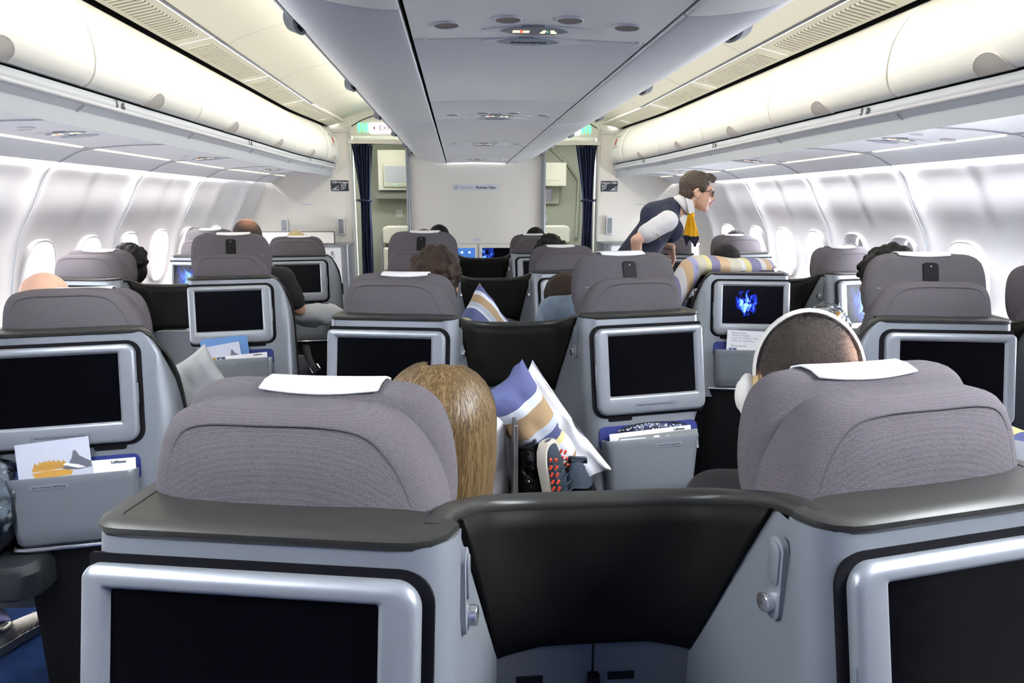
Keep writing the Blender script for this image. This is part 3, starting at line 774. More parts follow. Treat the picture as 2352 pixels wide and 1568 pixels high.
t = tag(prism(rrect(-.05, .05, 1.215, 1.255, .002, 1), YB-.002, YB, 'y').build('placard', 'white_paper', smooth=False), 'small white notice on the bulkhead above the two monitors', 'notice', 'bulkhead notices')
text('wording', 'Stow monitor for\ntaxi, take-off\nand landing', .010, 'text_gr', Matrix.Translation((0, YB-.0025, 1.244)) @ FACE_Y, t)

def wall_monitor(x, z, wd, ht, y, label, scr, ui=False):
    t = empty('bulkhead_monitor', (0, 0, 0), label=label, cat='monitor', group='bulkhead monitors')
    mb = MB(); o = rrect(x-wd/2-.03, x+wd/2+.03, z-ht/2-.045, z+ht/2+.032, .02); i = rrect(x-wd/2, x+wd/2, z-ht/2, z+ht/2, .003)
    mb.loft([[(a, y, b) for a, b in o], [(a, y-.016, b) for a, b in o], [(a, y-.018, b) for a, b in i], [(a, y-.008, b) for a, b in i]], True, False)
    mb.build('monitor_frame', 'bulk', t, angle=40)
    s = MB().box(x-wd/2, x+wd/2, y-.012, y-.006, z-ht/2, z+ht/2).build('monitor_screen', scr, t, smooth=False)
    if ui:
        for k, dx in enumerate((-.25, 0, .25)):
            cx_ = x+dx*wd+.02; mb = MB(); prism([(cx_+.013*math.cos(a*PI/8), z+.055+.013*math.sin(a*PI/8)) for a in range(16)] if k == 0 else rrect(cx_-.012, cx_+.012, z+.045, z+.065, .004, 2), y-.0135, y-.0118, 'y', mb); mb.build('screen_icon', 'icon', s, smooth=False)
        cx_ = x+.06; mb = MB(); prism([(cx_+.013*math.cos(a*PI/8), z-.03+.013*math.sin(a*PI/8)) for a in range(16)], y-.0135, y-.0118, 'y', mb); mb.build('screen_icon', 'icon', s, smooth=False)
    return t
wall_monitor(-.185, 1.048, .325, .205, YB-.002, 'bulkhead monitor showing a bright blue menu with white icons', 'scr_ui', True)
wall_monitor(.215, 1.048, .325, .205, YB-.002, 'bulkhead monitor right of the centre line with a dark blue starry picture', 'scr_blue')

# wall lamps
for x, z0, z1, wh in ((-2.03, 1.33, 1.475, 'left bulkhead, nearer the window'), (-1.44, 1.30, 1.483, 'left bulkhead, nearer the curtain'), (1.447, 1.29, 1.487, 'right bulkhead, beside the curtain')):
    t = empty('wall_lamp', (x, YB, z0), label='white slab reading lamp on the '+wh, cat='wall lamp', group='bulkhead reading lamps')
    h = z1-z0
    prism(rrect(-.036, .036, 0, h, .012), -.045, -.006, 'y').build('lamp_head', 'white', t, bevel=.004)
    prism(rrect(-.040, .040, -.004, h-.02, .012), -.006, 0, 'y').build('back_plate', 'plastic_grey', t)
    prism(rrect(-.026, .026, .012, h-.02, .008), -.047, -.045, 'y').build('diffuser', 'silver_light', t)

# consoles under the bulkheads
def console(sgn, side):
    t = empty('storage_console', (0, 0, 0), label='white storage console with rounded silver corner at the %s bulkhead' % side, cat='cabinet', group='bulkhead consoles')
    x0, x1 = 1.31, 2.33; y0 = YB-.42
    def bx(a, b, c, d, e, f, nm_, m, **k):
        return MB().box(*sorted((sgn*a, sgn*b)), c, d, e, f).build(nm_, m, t, smooth=False, **k)
    bx(1.36, x1, y0+.02, YB-.01, .82, 1.195, 'cabinet_body', 'bulk')
    bx(1.34, x1, y0+.05, YB-.01, .0, .82, 'footwell', 'dark')
    mb = MB(); pl = rrect(x0, x1, y0-.01, YB-.005, (.05, .001, .001, .001)); prism([(sgn*a, b) for a, b in pl], 1.195, 1.215, 'z', mb); mb.build('worktop', 'silver', t)
    mb = MB(); pl = rrect(x0+.005, x0+.075, y0, YB-.01, (.045, .001, .001, .001)); prism([(sgn*a, b) for a, b in pl], 0, 1.195, 'z', mb); mb.build('corner_post', 'silver_light', t)
    for a, b in ((1.39, 1.57), (1.58, 1.80)):
        d = bx(a, b, y0+.008, y0+.02, .83, 1.185, 'cabinet_door', 'white', bevel=.002)
        if a < 1.5:
            xm = sgn*(a+b)/2
            mb = MB(); prism(rrect(xm-.014, xm+.014, 1.08, 1.15, .013), y0+.003, y0+.008, 'y', mb); mb.build('door_latch', 'plastic_grey', d)
            mb = MB(); prism(rrect(xm-.009, xm+.009, 1.09, 1.108, .008), y0+.0, y0+.004, 'y', mb); mb.build('latch_button', 'white', d)
    return t
console(-1, 'left'); console(1, 'right')
t = empty('folding_table_panel', (0, 0, 0), label='long cream fold-away panel with dark edging on the left console', cat='panel')
prism(rrect(-2.24, -1.46, 1.218, 1.345, .008), YB-.34, YB-.32, 'y').build('panel_edge', 'metal_dk', t)
prism(rrect(-2.232, -1.468, 1.226, 1.337, .006), YB-.345, YB-.338, 'y').build('panel_face', 'bulk', t)
prism(rrect(-2.20, -2.10, 1.28, 1.325, .004), YB-.348, YB-.344, 'y').build('panel_placard', 'white_paper', t)
prism(rrect(-1.90, -1.80, 1.31, 1.33, .004), YB-.348, YB-.344, 'y').build('panel_catch', 'text_gr', t)
wall_monitor(2.12, 1.06, .27, .18, YB-.425, 'small lit monitor on the right bulkhead console beside the scarf', 'scr_ui_lt')

# ---------------------------------------------------------------- galley beyond the doorways
GY = 8.75
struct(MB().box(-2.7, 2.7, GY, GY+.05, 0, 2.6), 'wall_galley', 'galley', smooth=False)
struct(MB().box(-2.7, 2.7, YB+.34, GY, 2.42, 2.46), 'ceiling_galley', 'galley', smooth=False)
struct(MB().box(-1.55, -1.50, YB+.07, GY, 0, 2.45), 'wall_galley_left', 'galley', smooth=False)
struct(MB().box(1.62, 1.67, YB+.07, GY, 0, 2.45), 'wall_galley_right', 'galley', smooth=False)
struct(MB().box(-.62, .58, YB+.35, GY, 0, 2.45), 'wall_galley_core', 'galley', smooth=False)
area('galley_fill', (-.95, 8.2, 2.40), (0, 0, 0), .4, .3, 1.6, (1, .97, .85)); area('galley_fill', (1.05, 8.2, 2.40), (0, 0, 0), .4, .3, .8, (1, .97, .9))  # two area lights added to brighten the dim galley
t = empty('galley_cabinet', (0, 0, 0), label='beige overhead galley cabinet with a grey screen through the left doorway', cat='cabinet')
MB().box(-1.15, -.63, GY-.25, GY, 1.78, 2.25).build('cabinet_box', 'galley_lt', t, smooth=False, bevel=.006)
m_ = MB().box(-1.10, -.86+.02, GY-.27, GY-.25, 1.86, 2.06)
prism(rrect(-1.08, -.80, 1.82, 2.08, .01), GY-.275, GY-.25, 'y').build('screen_frame', 'galley_lt', t, bevel=.003)
prism(rrect(-1.065, -.815, 1.875, 2.06, .006), GY-.279, GY-.274, 'y').build('galley_screen', 'plastic_grey', t)
prism(rrect(-1.06, -.82, 1.835, 1.86, .004), GY-.279, GY-.274, 'y').build('control_strip', 'galley', t)
MB().box(-.96, -.94, GY-.281, GY-.278, 1.843, 1.852).build('status_light', 'glow_green', t, smooth=False)
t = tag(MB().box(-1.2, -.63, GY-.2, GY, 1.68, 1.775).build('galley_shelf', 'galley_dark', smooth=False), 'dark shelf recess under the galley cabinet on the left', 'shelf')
t = tag(prism(rrect(-.97, -.89, 1.46, 1.55, .004, 1), GY-.004, GY, 'y').build('placard', 'plastic_lt', smooth=False), 'small grey notice on the galley wall, left doorway', 'notice', 'galley notices')
for k in range(4): MB().box(-.96, -.90, GY-.0055, GY-.0035, 1.475+k*.018, 1.479+k*.018).build('printed_line', 'text_gr', t, smooth=False)
for sgn, side, x in ((-1, 'left', -.92), (1, 'right', .98)):
    t = empty('jump_seat', (x, GY-.3, 0), label='folded beige crew jump seat seen through the %s doorway' % side, cat='jump seat', group='crew jump seats')
    prism(rrect(-.20, .20, 1.14, 1.36, (.03, .03, .07, .07)), 0, .12, 'y').build('headrest', 'galley_lt', t, bevel=.02)
    prism(rrect(-.20, .20, .35, 1.10, .03), .0, .14, 'y').build('seat_back', 'galley_lt', t, bevel=.02)
    MB().box(-.17, .17, .05, .15, 1.08, 1.16).build('hinge_gap', 'galley_dark', t, smooth=False)
    MB().tube([(-.22, .06, .3), (-.22, .06, 1.2), (-.20, .06, 1.33)], .012, 8).build('side_rail', 'plastic_grey', t)
    MB().box(-.2, .2, .10, .3, 0, .36).build('pedestal', 'galley_dark', t, smooth=False)
t = empty('galley_locker', (0, 0, 0), label='small beige locker high up through the right doorway', cat='locker')
MB().box(.60, 1.12, GY-.30, GY, 1.83, 2.11).build('locker_box', 'galley_lt', t, smooth=False, bevel=.01)
MB().box(.70, 1.04, GY-.306, GY-.298, 1.90, 2.03).build('locker_door', 'galley_lt', t, smooth=False, bevel=.003)
t = empty('galley_mirror', (0, 0, 0), label='framed mirror below the locker in the right doorway', cat='mirror')
prism(rrect(.62, 1.07, 1.62, 1.83, .02), GY-.05, GY-.02, 'y').build('mirror_frame', 'galley_lt', t, bevel=.004)
prism(rrect(.64, .98, 1.65, 1.80, .01), GY-.054, GY-.049, 'y').build('mirror_glass', 'chrome', t)
t = tag(prism(rrect(.80, .92, 1.40, 1.49, .004, 1), GY-.004, GY, 'y').build('placard', 'plastic_lt', smooth=False), 'pale notice on the galley wall, right doorway', 'notice', 'galley notices')
struct(MB().tube([(1.30, GY-.02, 1.2), (1.32, GY-.02, 1.9), (1.18, GY-.02, 2.1), (.9, GY-.02, 2.35)], .02, 8), 'trim_galley_arch', 'galley')
t = tag(MB().box(-1.50, -1.46, YB+.5, YB+.55, 1.2, 1.42).build('red_handle', 'red', bevel=.005), 'red emergency handle beside the left curtain', 'handle')

# curtains
def curtain(xa, xb, ta, tb, ba, bb, label, sgn):
    t = empty('curtain', (0, 0, 0), label=label, cat='curtain', group='navy doorway curtains')
    def edges(z):
        f = interp([(0, 0), (1.35, .55), (1.655, 1.0), (1.9, .62), (2.235, 0)], z) if z > 1.655 else interp([(0, 0), (1.2, .75), (1.655, 1)], z)
        if z >= 1.655: return xa+(ta-xa)*f, xb+(tb-xb)*f
        return ba+(ta-ba)*f, bb+(tb-bb)*f
    rows = []; zs = [.04+.0549*k for k in range(41)]
    for z in zs:
        a, b = edges(z); row = []
        for q in range(73):
            u = q/72; ph = u*2*PI*6.5+.5*math.sin(z*3)
            row.append((a+(b-a)*u+.004*math.sin(ph*.5+z*5), YB+.02+.026*math.sin(ph)+.006*math.sin(ph*2.3+z*7), z))
        rows.append(row)
    mb = MB(); mb.grid(rows); o = mb.build('curtain_cloth', 'curtain', t, angle=80)
    s = o.modifiers.new('s', 'SOLIDIFY'); s.thickness = .003
    mb = MB(); cx_ = (ta+tb)/2; hw = abs(tb-ta)/2+.012
    mb.tube([(cx_+hw*math.cos(a*PI/10), YB+.02+.042*math.sin(a*PI/10), 1.655+.006*math.sin(a*PI/5)) for a in range(21)], .011, 8); mb.build('tie_band', 'curtain', t)
    MB().ell((cx_+sgn*(hw+.02), YB+.0, 1.66), (.018, .012, .016), None, 12, 8).build('tie_knob', 'metal_dk', t)
    for k in range(8): 
        x = xa+(xb-xa)*(k+.5)/8
        MB().tube([(x, YB+.02, 2.215), (x, YB+.02, 2.240)], .004, 6).build('curtain_hook', 'white', t)
    return t
curtain(-1.297, -1.085, -1.235, -1.130, -1.245, -1.115, 'navy pleated curtain tied back in the left aisle doorway', -1)
curtain(1.075, 1.295, 1.155, 1.265, 1.145, 1.262, 'navy pleated curtain tied back in the right aisle doorway', 1)
# ---------------------------------------------------------------- seats
TP = math.tan(PH)
def y0(z): return (z-1.18)*TP
def SPL(a, b, o=0): return Vector((a, b*SP - o*CP, 1.18 + b*CP + o*SP))
def slab(outline, T, r, f0, mp=None, puff=.008, hw=.2):
    """soft upholstered slab: outline (a,z), back face at depth f0(a,z)"""
    ca = sum(p[0] for p in outline)/len(outline); cz = (max(p[1] for p in outline)+min(p[1] for p in outline))/2
    rings = []
    seq = [(.25, -puff, 0), (.55, -puff*.9, 0), (.8, -puff*.45, 0)]
    k = 5
    for q in range(k+1):
        t = PI/2*q/k; seq.append((1-(r/hw)*(1-math.sin(t)), r*(1-math.cos(t)), 0))
    for q in range(1, k+1):
        t = PI/2*q/k; seq.append((1-(r/hw)*(1-math.cos(t)), T-r+r*math.sin(t), 0))
    seq += [(.6, T+.004, 0), (.2, T+.008, 0)]
    for s, d, _ in seq:
        ring = []
        for a, z in outline:
            aa = ca+(a-ca)*s; zz = cz+(z-cz)*s; ring.append(Vector((aa, f0(aa, zz)+d, zz)))
        rings.append(ring)
    mb = MB(); mb.loft(rings); return mb
def oc(pts, n=4): return [tuple(p)[:2] for p in smooth_path([(a, b, 0) for a, b in pts], n, closed=True)]
BACK_O = oc([(-.17, 1.03), (-.184, 1.12), (-.184, 1.26), (-.172, 1.328), (-.135, 1.356), (-.03, 1.360), (.07, 1.359), (.132, 1.345), (.176, 1.30), (.204, 1.235), (.220, 1.13), (.20, 1.03)])
HEAD_O = oc([(-.16, -.215), (-.192, -.19), (-.202, -.13), (-.194, -.05), (-.160, -.010), (-.08, .0), (.08, .0), (.150, -.010), (.188, -.05), (.206, -.13), (.200, -.19), (.165, -.215)])
def fb(a, z): return .085 + (.22*(z-1.22) if z > 1.22 else .10*(z-1.22)) + .30*a*a
def fh(a, z): return .195 + .30*z + .75*a*a
HZ = 1.380   # lowered headrest top
def side_tab(z): return interp([(.30, .135), (.60, .14), (.80, .13), (.93, .10), (1.03, .07), (1.13, .03), (1.21, 0), (1.236, -.0)], z)
def flush_a(z): return interp([(.30, -.115), (.65, -.128), (.84, -.152), (.90, -.176), (.935, -.193), (1.3, -.193)], z)
def shell_ring(z, var):
    yy = y0(z); fa = flush_a(z); pts = []
    fd = .16 if z > 1.1 else interp([(.3, .30), (1.1, .16)], z)
    r = .028; pts += [(fa, fd), (fa, (fd+yy)/2), (fa, yy+r)]
    for q in range(1, 7):
        t = PI/2*q/6; pts.append((fa+r-r*math.cos(t), yy+r-r*math.sin(t)))
    pts += [(-.05, yy), (.10, yy)]
    if var == 'side':
        F = side_tab(z); D = max(.012, F-yy); A = interp([(1.236, .236), (1.21, .254), (1.16, .278), (1.08, .298), (1.0, .305), (.3, .305)][::-1], z)
    else:
        F = yy+.055; D = .055; A = .240
    rc = min(.055, D*.95); pts.append((A-rc-.012, yy))
    for q in range(0, 9):
        t = PI/2*q/8; pts.append((A-rc+rc*math.sin(t), yy+rc-rc*math.cos(t)))
    pts.append((A, max(yy+rc+.001, (yy+rc+F)/2))); pts.append((A, max(yy+rc+.002, F)))
    return pts
def bar_path(mb, pts, out, hw, hh, r=.3):
    """rounded bar swept along pts; out = outward normals; hw inward width, hh height"""
    rings = []
    for p, o in zip(pts, out):
        p = Vector(p); o = Vector(o).normalized(); u = Vector((0, 0, 1)); 
        sec = [(.003, 0), (.005, hh*.3), (.004, hh*.75), (-.003, hh), (-hw+.004, hh), (-hw, hh*.6), (-hw, 0)]
        rings.append([p+o*a+u*b for a, b in sec])
    mb.loft(rings)
def make_seat(m, var, label='proto'):
    t = empty('business_seat', (0, 0, 0))
    def B(mb, name, mt, par=None, **k):
        if m < 0: mb.mirror()
        return mb.build(name, mt, par or t, **k)
    # shell
    zs = [.585, .60, .62, .64, .70, .78, .84, .88, .92, .94, .98, 1.03, 1.08, 1.13, 1.17, 1.20, 1.222, 1.241]
    mb = MB(); rows = []
    for z in zs: rows.append([(a, f, z) for a, f in shell_ring(z, var)])
    inn = []
    for z in zs[::-1]:
        ring = shell_ring(z, var); n = len(ring); q = []
        for i, (a, f) in enumerate(ring):
            p0 = ring[max(i-1, 0)]; p1 = ring[min(i+1, n-1)]; dx, dy = p1[0]-p0[0], p1[1]-p0[1]; L = math.hypot(dx, dy) or 1
            q.append((a-dy/L*.014, f+dx/L*.014, z-.001))
        inn.append(q)
    mb.loft([r for r in rows+inn]+[rows[0]], False, False, closed=False)
    B(mb, 'shell', 'silver', angle=45)
    # dark rim following the top edge (and the aisle wing)
    ring = shell_ring(1.236, 'center'); z = 1.234
    pts = []; out = []
    z = 1.240
    path = [(-.193, .16), (-.193, .10), (-.193, .03), (-.186, .012), (-.172, .002), (-.155, 0), (-.05, 0), (.06, 0), (.17, 0), (.193, .002), (.212, .010), (.226, .026), (.234, .052)] if var != 'side' else \
           [(-.193, .16), (-.193, .10), (-.193, .03), (-.186, .012), (-.172, .002), (-.155, 0), (-.05, 0), (.06, 0), (.17, 0), (.197, .001), (.218, .005)]
    p3 = [(a, f+y0(z)*1.0, z) for a, f in path]
    if var == 'side':
        p3 += [(.238, .014, 1.229), (.256, .022, 1.210), (.276, .035, 1.175), (.294, .046, 1.13), (.304, .062, 1.08), (.308, .080, 1.02), (.309, .108, .93), (.309, .135, .80), (.309, .148, .60), (.309, .142, .31)]
    nP = len(p3)
    for i in range(nP):
        a = Vector(p3[max(i-1, 0)]); b = Vector(p3[min(i+1, nP-1)]); d = b-a
        o = Vector((-.0, 0, 0)); o = Vector((d.y, -d.x, 0))
        if o.length < 1e-4 or (var == 'side' and i >= 14): o = Vector((1, -.25, 0))
        pts.append(p3[i]); out.append(o.normalized())
    mb = MB(); rings = []
    for i, (p, o) in enumerate(zip(pts, out)):
        p = Vector(p); d = (Vector(pts[min(i+1, nP-1)])-Vector(pts[max(i-1, 0)])).normalized()
        u = o.cross(d); u = u if u.z > 0 or (var == 'side' and i >= 14) else -u
        if var == 'side' and i >= 12: 
            u = Vector((0, d.z, -d.y)).normalized(); u = -u if u.y < 0 else u
            u = u if i > 13 else (u+Vector((0, 0, 1))).normalized(); o = Vector((1, 0, 0)) if i > 13 else o
        hh = .0125; hw = .022
        rings.append([p+o*a+u*b for a, b in ((.002, -.002), (.005, hh*.3), (.004, hh*.75), (-.003, hh), (-hw, hh), (-hw, -.002))])
    mb.loft(rings); B(mb, 'rim', 'rim', angle=50)
    # ledge behind the backrest
    yy = y0(1.236)
    mb = MB(); LO = [(-.180, .155), (-.180, .028), (-.172, .014), (-.155, .010), (.19, .010), (.206, .018), (.215, .034), (.219, .058)]
    LI = [(.200, .066), (.190, .074), (.165, .078), (.12, .078), (-.12, .078), (-.150, .090), (-.163, .12), (-.167, .155)]
    n = len(LO); LIr = LI[::-1]
    top = [(a, f+yy, 1.2515) for a, f in LO]; it = [(a, f+yy, 1.2515) for a, f in LIr]; it2 = [(a, f+yy+.004, 1.19) for a, f in LIr]; bt = [(a, f+yy, 1.235) for a, f in LO]
    mb.loft([bt, top, it, it2], False, False, closed=False); B(mb, 'ledge', 'rim', angle=30)
    # band below the rim is part of the shell; dark gap around the monitor frame
    def plate(poly, o0, o1, name, mt, par=None, bev=0, **k):
        mb = MB(); rings = [[SPL(a, b, o0) for a, b in poly], [SPL(a, b, o1) for a, b in poly]]
        mb.loft(rings); return B(mb, name, mt, par, bevel=bev, **k)
    gp = rrect(-.193, .221, -.276, .039, (.02, .045, .040, .004), 8)
    mb = MB(); mb.loft([[SPL(a, b, -.004) for a, b in gp], [SPL(a, b, .0015) for a, b in gp]])
    mb.loft([[SPL(a, b, -.004) for a, b in rrect(.08, .168, -.288, -.27, .007, 3)], [SPL(a, b, .0017) for a, b in rrect(.08, .168, -.288, -.27, .007, 3)]])
    B(mb, 'frame_gap', 'gap', smooth=False)
    # monitor frame with screen
    rad = (.030, .036, .030, .016)
    N = 8
    def rr(x0, x1, a0, a1, r): return rrect(x0, x1, a0, a1, r, N)
    mb = MB(); O = rr(-.194, .207, -.266, .028, rad)
    def ins(d, o, wb=0): 
        return [SPL(a, b, o) for a, b in rr(-.194+d, .207-d, -.266+d, .028-d, tuple(max(.004, q-d) for q in rad))]
    I = lambda d, o: [SPL(a, b, o) for a, b in rr(-.1585-d, .1585+d, -.2015-d, .0+d, (.004,)*4)]
    mb.loft([ins(0, -.004), ins(0, .010), ins(.002, .015), ins(.006, .0185), ins(.012, .020), I(.010, .020), I(.006, .019), I(0, .008)], False, False)
    fr = B(mb, 'monitor_frame', 'silver_light', angle=50)
    s = plate(rrect(-.160, .160, -.203, .0015, .003, 2), .004, .0095, 'monitor_screen', 'screen', fr, smooth=False)
    mb = MB(); mb.tube([SPL(.2075, -.09, .010), SPL(.2075, -.16, .010)], .0035, 6); B(mb, 'release_bar', 'silver', fr)
    pl = plate(rrect(-.078, .076, -.251, -.229, .003, 2), .019, .0208, 'stow_placard', 'silver', fr, smooth=False)
    tx = Matrix.Translation(SPL(-.001, -.2365, .0212)) @ Matrix.Rotation(R(90)-PH, 4, 'X')
    text('wording', 'Während Start und Landung Monitor bitte verstauen', .0062, 'text_dk', tx, pl)
    tx = Matrix.Translation(SPL(-.020, -.2445, .0212)) @ Matrix.Rotation(R(90)-PH, 4, 'X')
    text('wording', 'Stow Monitor for Taxi, Take-Off and Landing', .0055, 'text_gr', tx, pl)
    # pocket
    plate(rrect(-.163, .203, -.385, -.303, (.02, .02, .022, .022), 5), -.004, .0018, 'pocket_lining', 'blue_lining', smooth=False)
    mb = MB(); rings = []
    def pk(b, o, d=0):
        tp = interp([(-.54, 0), (-.35, 1)], b)
        a0 = -.128-.022*tp+d; a1 = .188+.010*tp-d; r = .028-d*.6; return [SPL(a0, b, -.006), SPL(a0, b, o-r*.9)]+[SPL(a0+r-r*math.cos(PI/2*q/6), b, o-r*.9+r*.9*math.sin(PI/2*q/6)) for q in range(1, 7)]+[SPL((a0+a1)/2, b, o+.003)]+[SPL(a1-r+r*math.sin(PI/2*q/6), b, o-r*.9+r*.9*math.cos(PI/2*q/6)) for q in range(0, 6)]+[SPL(a1, b, o-r*.9), SPL(a1, b, -.006)]
    for b, o, d in ((-.545, .022, .006), (-.535, .030, 0), (-.50, .036, 0), (-.42, .044, 0), (-.37, .050, 0), (-.352, .053, 0), (-.3455, .052, .002), (-.345, .047, .007), (-.352, .044, .010), (-.42, .038, .010)): rings.append(pk(b, o, d))
    mb.loft(rings, True, False, closed=False)
    mb.add(rings[-1], [tuple(range(len(rings[-1])))])
    pk_ = B(mb, 'pocket', 'silver', angle=45)
    pp = plate(rrect(-.075, .025, -.378, -.366, .002, 2), .046, .0535, 'pocket_placard', 'silver_light', pk_, smooth=False)
    tx = Matrix.Translation(SPL(-.025*m, -.372, .0541)) @ Matrix.Rotation(R(90)-PH, 4, 'X')
    text('wording', 'Nur für Zeitschriften  Magazines only', .0056, 'text_dk', tx, pp)
    mb = MB(); mb.tube([SPL(-.135, -.552, .004), SPL(-.128, -.552, .024), SPL(-.10, -.553, .034), (SPL(.03, -.556, .036)), SPL(.17, -.558, .034), SPL(.20, -.558, .022), SPL(.222, -.558, .004)], .006, 8); B(mb, 'trim_strip', 'chrome')
    # kick area and foot well
    mb = MB(); KP = rrect(-.118, .235, y0(.62)-.012, .42, (.03, .05, .01, .01), 5); mb.loft([[(a, f+.03, .03) for a, f in KP], [(a, f+.012, .40) for a, f in KP], [(a, f, .632) for a, f in KP]]); B(mb, 'kick_panel', 'dark')
    mb = MB(); mb.loft([[SPL(a, b, -.0) + Vector((0, .012, 0)) for a, b in p] for p in (rrect(-.05, .19, -1.0, -.62, .01, 2),)]*1+[[SPL(a, b, .004)+Vector((0, .012, 0)) for a, b in rrect(-.05, .19, -1.0, -.62, .01, 2)]]); 
    # backrest
    bk = slab(BACK_O, .11, .034, fb); bo = B(bk, 'backrest', 'fabric', angle=70)
    ca = sum(p[0] for p in BACK_O)/len(BACK_O); cz = 1.19
    mb = MB(); seam = [(ca+(a-ca)*.845, cz+(z-cz)*.905) for a, z in BACK_O if z > 1.0]
    mb.tube([(a, fb(a, z)+.002, z) for a, z in seam], .0016, 5); B(mb, 'back_seam', 'fabric_plain', bo)
    # headrest
    hs = slab(HEAD_O, .066, .028, fh); ho = B(hs, 'headrest', 'fabric', angle=70); ho.location.z = HZ
    mb = MB(); rows = []
    for q in range(13):
        a = -.066+.168*q/12; e = (2*q/12-1); f0 = fh(a, 0)+.006; hem = -.003-.006*(1-e*e)
        rows.append([(a, f0-.010+hem*.3+.002, hem), (a, f0-.004, -.001), (a, f0+.012, .0045), (a, f0+.035, .0055), (a, f0+.056, -.002), (a, f0+.068, -.03), (a, f0+.072, -.10)])
    mb.grid(rows); cv = B(mb, 'headrest_cover', 'cover', ho); md = cv.modifiers.new('s', 'SOLIDIFY'); md.thickness = .003
    mb = MB(); HP = rrect(-.018, .032, -.175, -.028, (.003, .003, .012, .012), 4)
    mb.loft([[(a, fh(a, b)-.003-o+.06*a, b) for a, b in HP] for o in (-.03, .0105)]); hg = B(mb, 'headrest_hinge', 'hinge', ho, bevel=.002)
    MB().ell(((.007)*m, fh(0, -.038)-.0145, -.040), (.0022, .002, .0022), None, 8, 6).build('hinge_screw', 'white', hg)
    mb = MB(); mb.tube([(a, fh(a, -.118)-.003, -.118) for a in (.05, .09, .13, .17)], .0012, 4); B(mb, 'head_seam', 'text_gr', ho)
    # seat cushion, leg rest, arm rest
    mb = MB(); mb.loft([[(a, f, z) for a, f in rrect(-.22+d, .24-d, .20+d, .74-d, .05, 4)] for z, d in ((.34, .02), (.36, 0), (.46, 0), (.485, .03))]); B(mb, 'seat_cushion', 'fabric_plain')
    mb = MB(); mb.loft([[(a, f, z) for a, f in rrect(-.20, .22, .26, .68, .03, 3)] for z in (.02, .34)]); B(mb, 'seat_base', 'dark')
    mb = MB(); mb.loft([[(a, f+.26*(.45-z), z) for a, f in rrect(-.20, .22, .735, .785, .02, 3)] for z in (.16, .44)]); B(mb, 'leg_rest', 'fabric_plain')
    if var == 'side':
        mb = MB(); mb.loft([[(a, f, z) for a, f in rrect(.225+d, .285-d, .34+d, .72-d, .028, 5)] for z, d in ((.740, .004), (.748, 0), (.766, 0), (.772, .006))]); B(mb, 'armrest', 'metal_dk')
        mb = MB(); mb.tube([(.262, .44, .74), (.262, .44, .10)], .014, 8); B(mb, 'armrest_post', 'plastic_grey')
    return t

def make_divider(path, bot, side_panels, label, group, parent_loc, zb=.94):
    """path: rim points (u,v,z) left to right; bot: (u,v) bottom line of the dark panel"""
    t = empty('seat_divider', parent_loc, label=label, cat='seat divider', group=group)
    P = smooth_path(path, 6); n = len(P)
    mb = MB(); rings = []
    for i, p in enumerate(P):
        d = (P[min(i+1, n-1)]-P[max(i-1, 0)]); o = Vector((d.y, -d.x, 0)).normalized(); u = Vector((0, 0, 1))
        rings.append([p+o*a+u*b for a, b in ((.002, -.002), (.005, .006), (.004, .014), (-.003, .019), (-.020, .019), (-.024, .012), (-.024, -.002))])
    mb.loft(rings); mb.build('rim', 'rim', t, angle=50)
    i0 = int(n*.13) if side_panels[0] else 1; i1 = int(n*.87) if side_panels[1] else n-2
    Q = P[i0:i1+1]; k = len(Q)
    rows = []
    for i, p in enumerate(Q):
        s = i/(k-1); bu = bot[0][0]+(bot[1][0]-bot[0][0])*s; bv = bot[0][1]+(bot[1][1]-bot[0][1])*s
        e = min(s, 1-s); zb_ = zb+.016*min(1, e/.22)**.7 - (.0 if e > .02 else .0)
        row = []
        for j in range(9):
            q = j/8; sm = q
            row.append((p.x+(bu-p.x)*sm, p.y+(bv-p.y)*sm, p.z+.002+(zb_-p.z)*sm))
        rows.append(row)
    mb = MB(); mb.grid(rows); d = mb.build('privacy_panel', 'divider', t, angle=60)
    md = d.modifiers.new('s', 'SOLIDIFY'); md.thickness = .02; md.offset = 0
    left = [r for r in rows[0]]; right = [r for r in rows[-1]]
    return t, left, right
def side_panel(t, seat_pts, edge, side, zlow=.34):
    """silver panel from the seat shell corner to the dark panel edge; edge: list of points top to bottom"""
    # top part up to the rim
    zt = edge[0][2]
    E = [Vector(p) for p in edge]; last = E[-1]
    ext = [last+Vector((side*-.0, -.004*k, -(last.z-zlow)*k/4)) for k in range(1, 5)]
    E = E+ext
    mb = MB(); rows = []
    for p in E:
        s = seat_pts(p.z); s2 = Vector(s); pe = p + Vector((0, -.012, 0))
        mid = s2.lerp(pe, .5)+Vector((side*.004, -.006, 0))
        rows.append([s2, s2.lerp(mid, .5)+Vector((0, -.003, 0)), mid, mid.lerp(pe, .5)+Vector((0, -.001, 0)), pe, pe+Vector((0, .02, 0))])
    mb.grid(rows); o = mb.build('side_panel', 'silver', t, angle=60)
    return o, rows
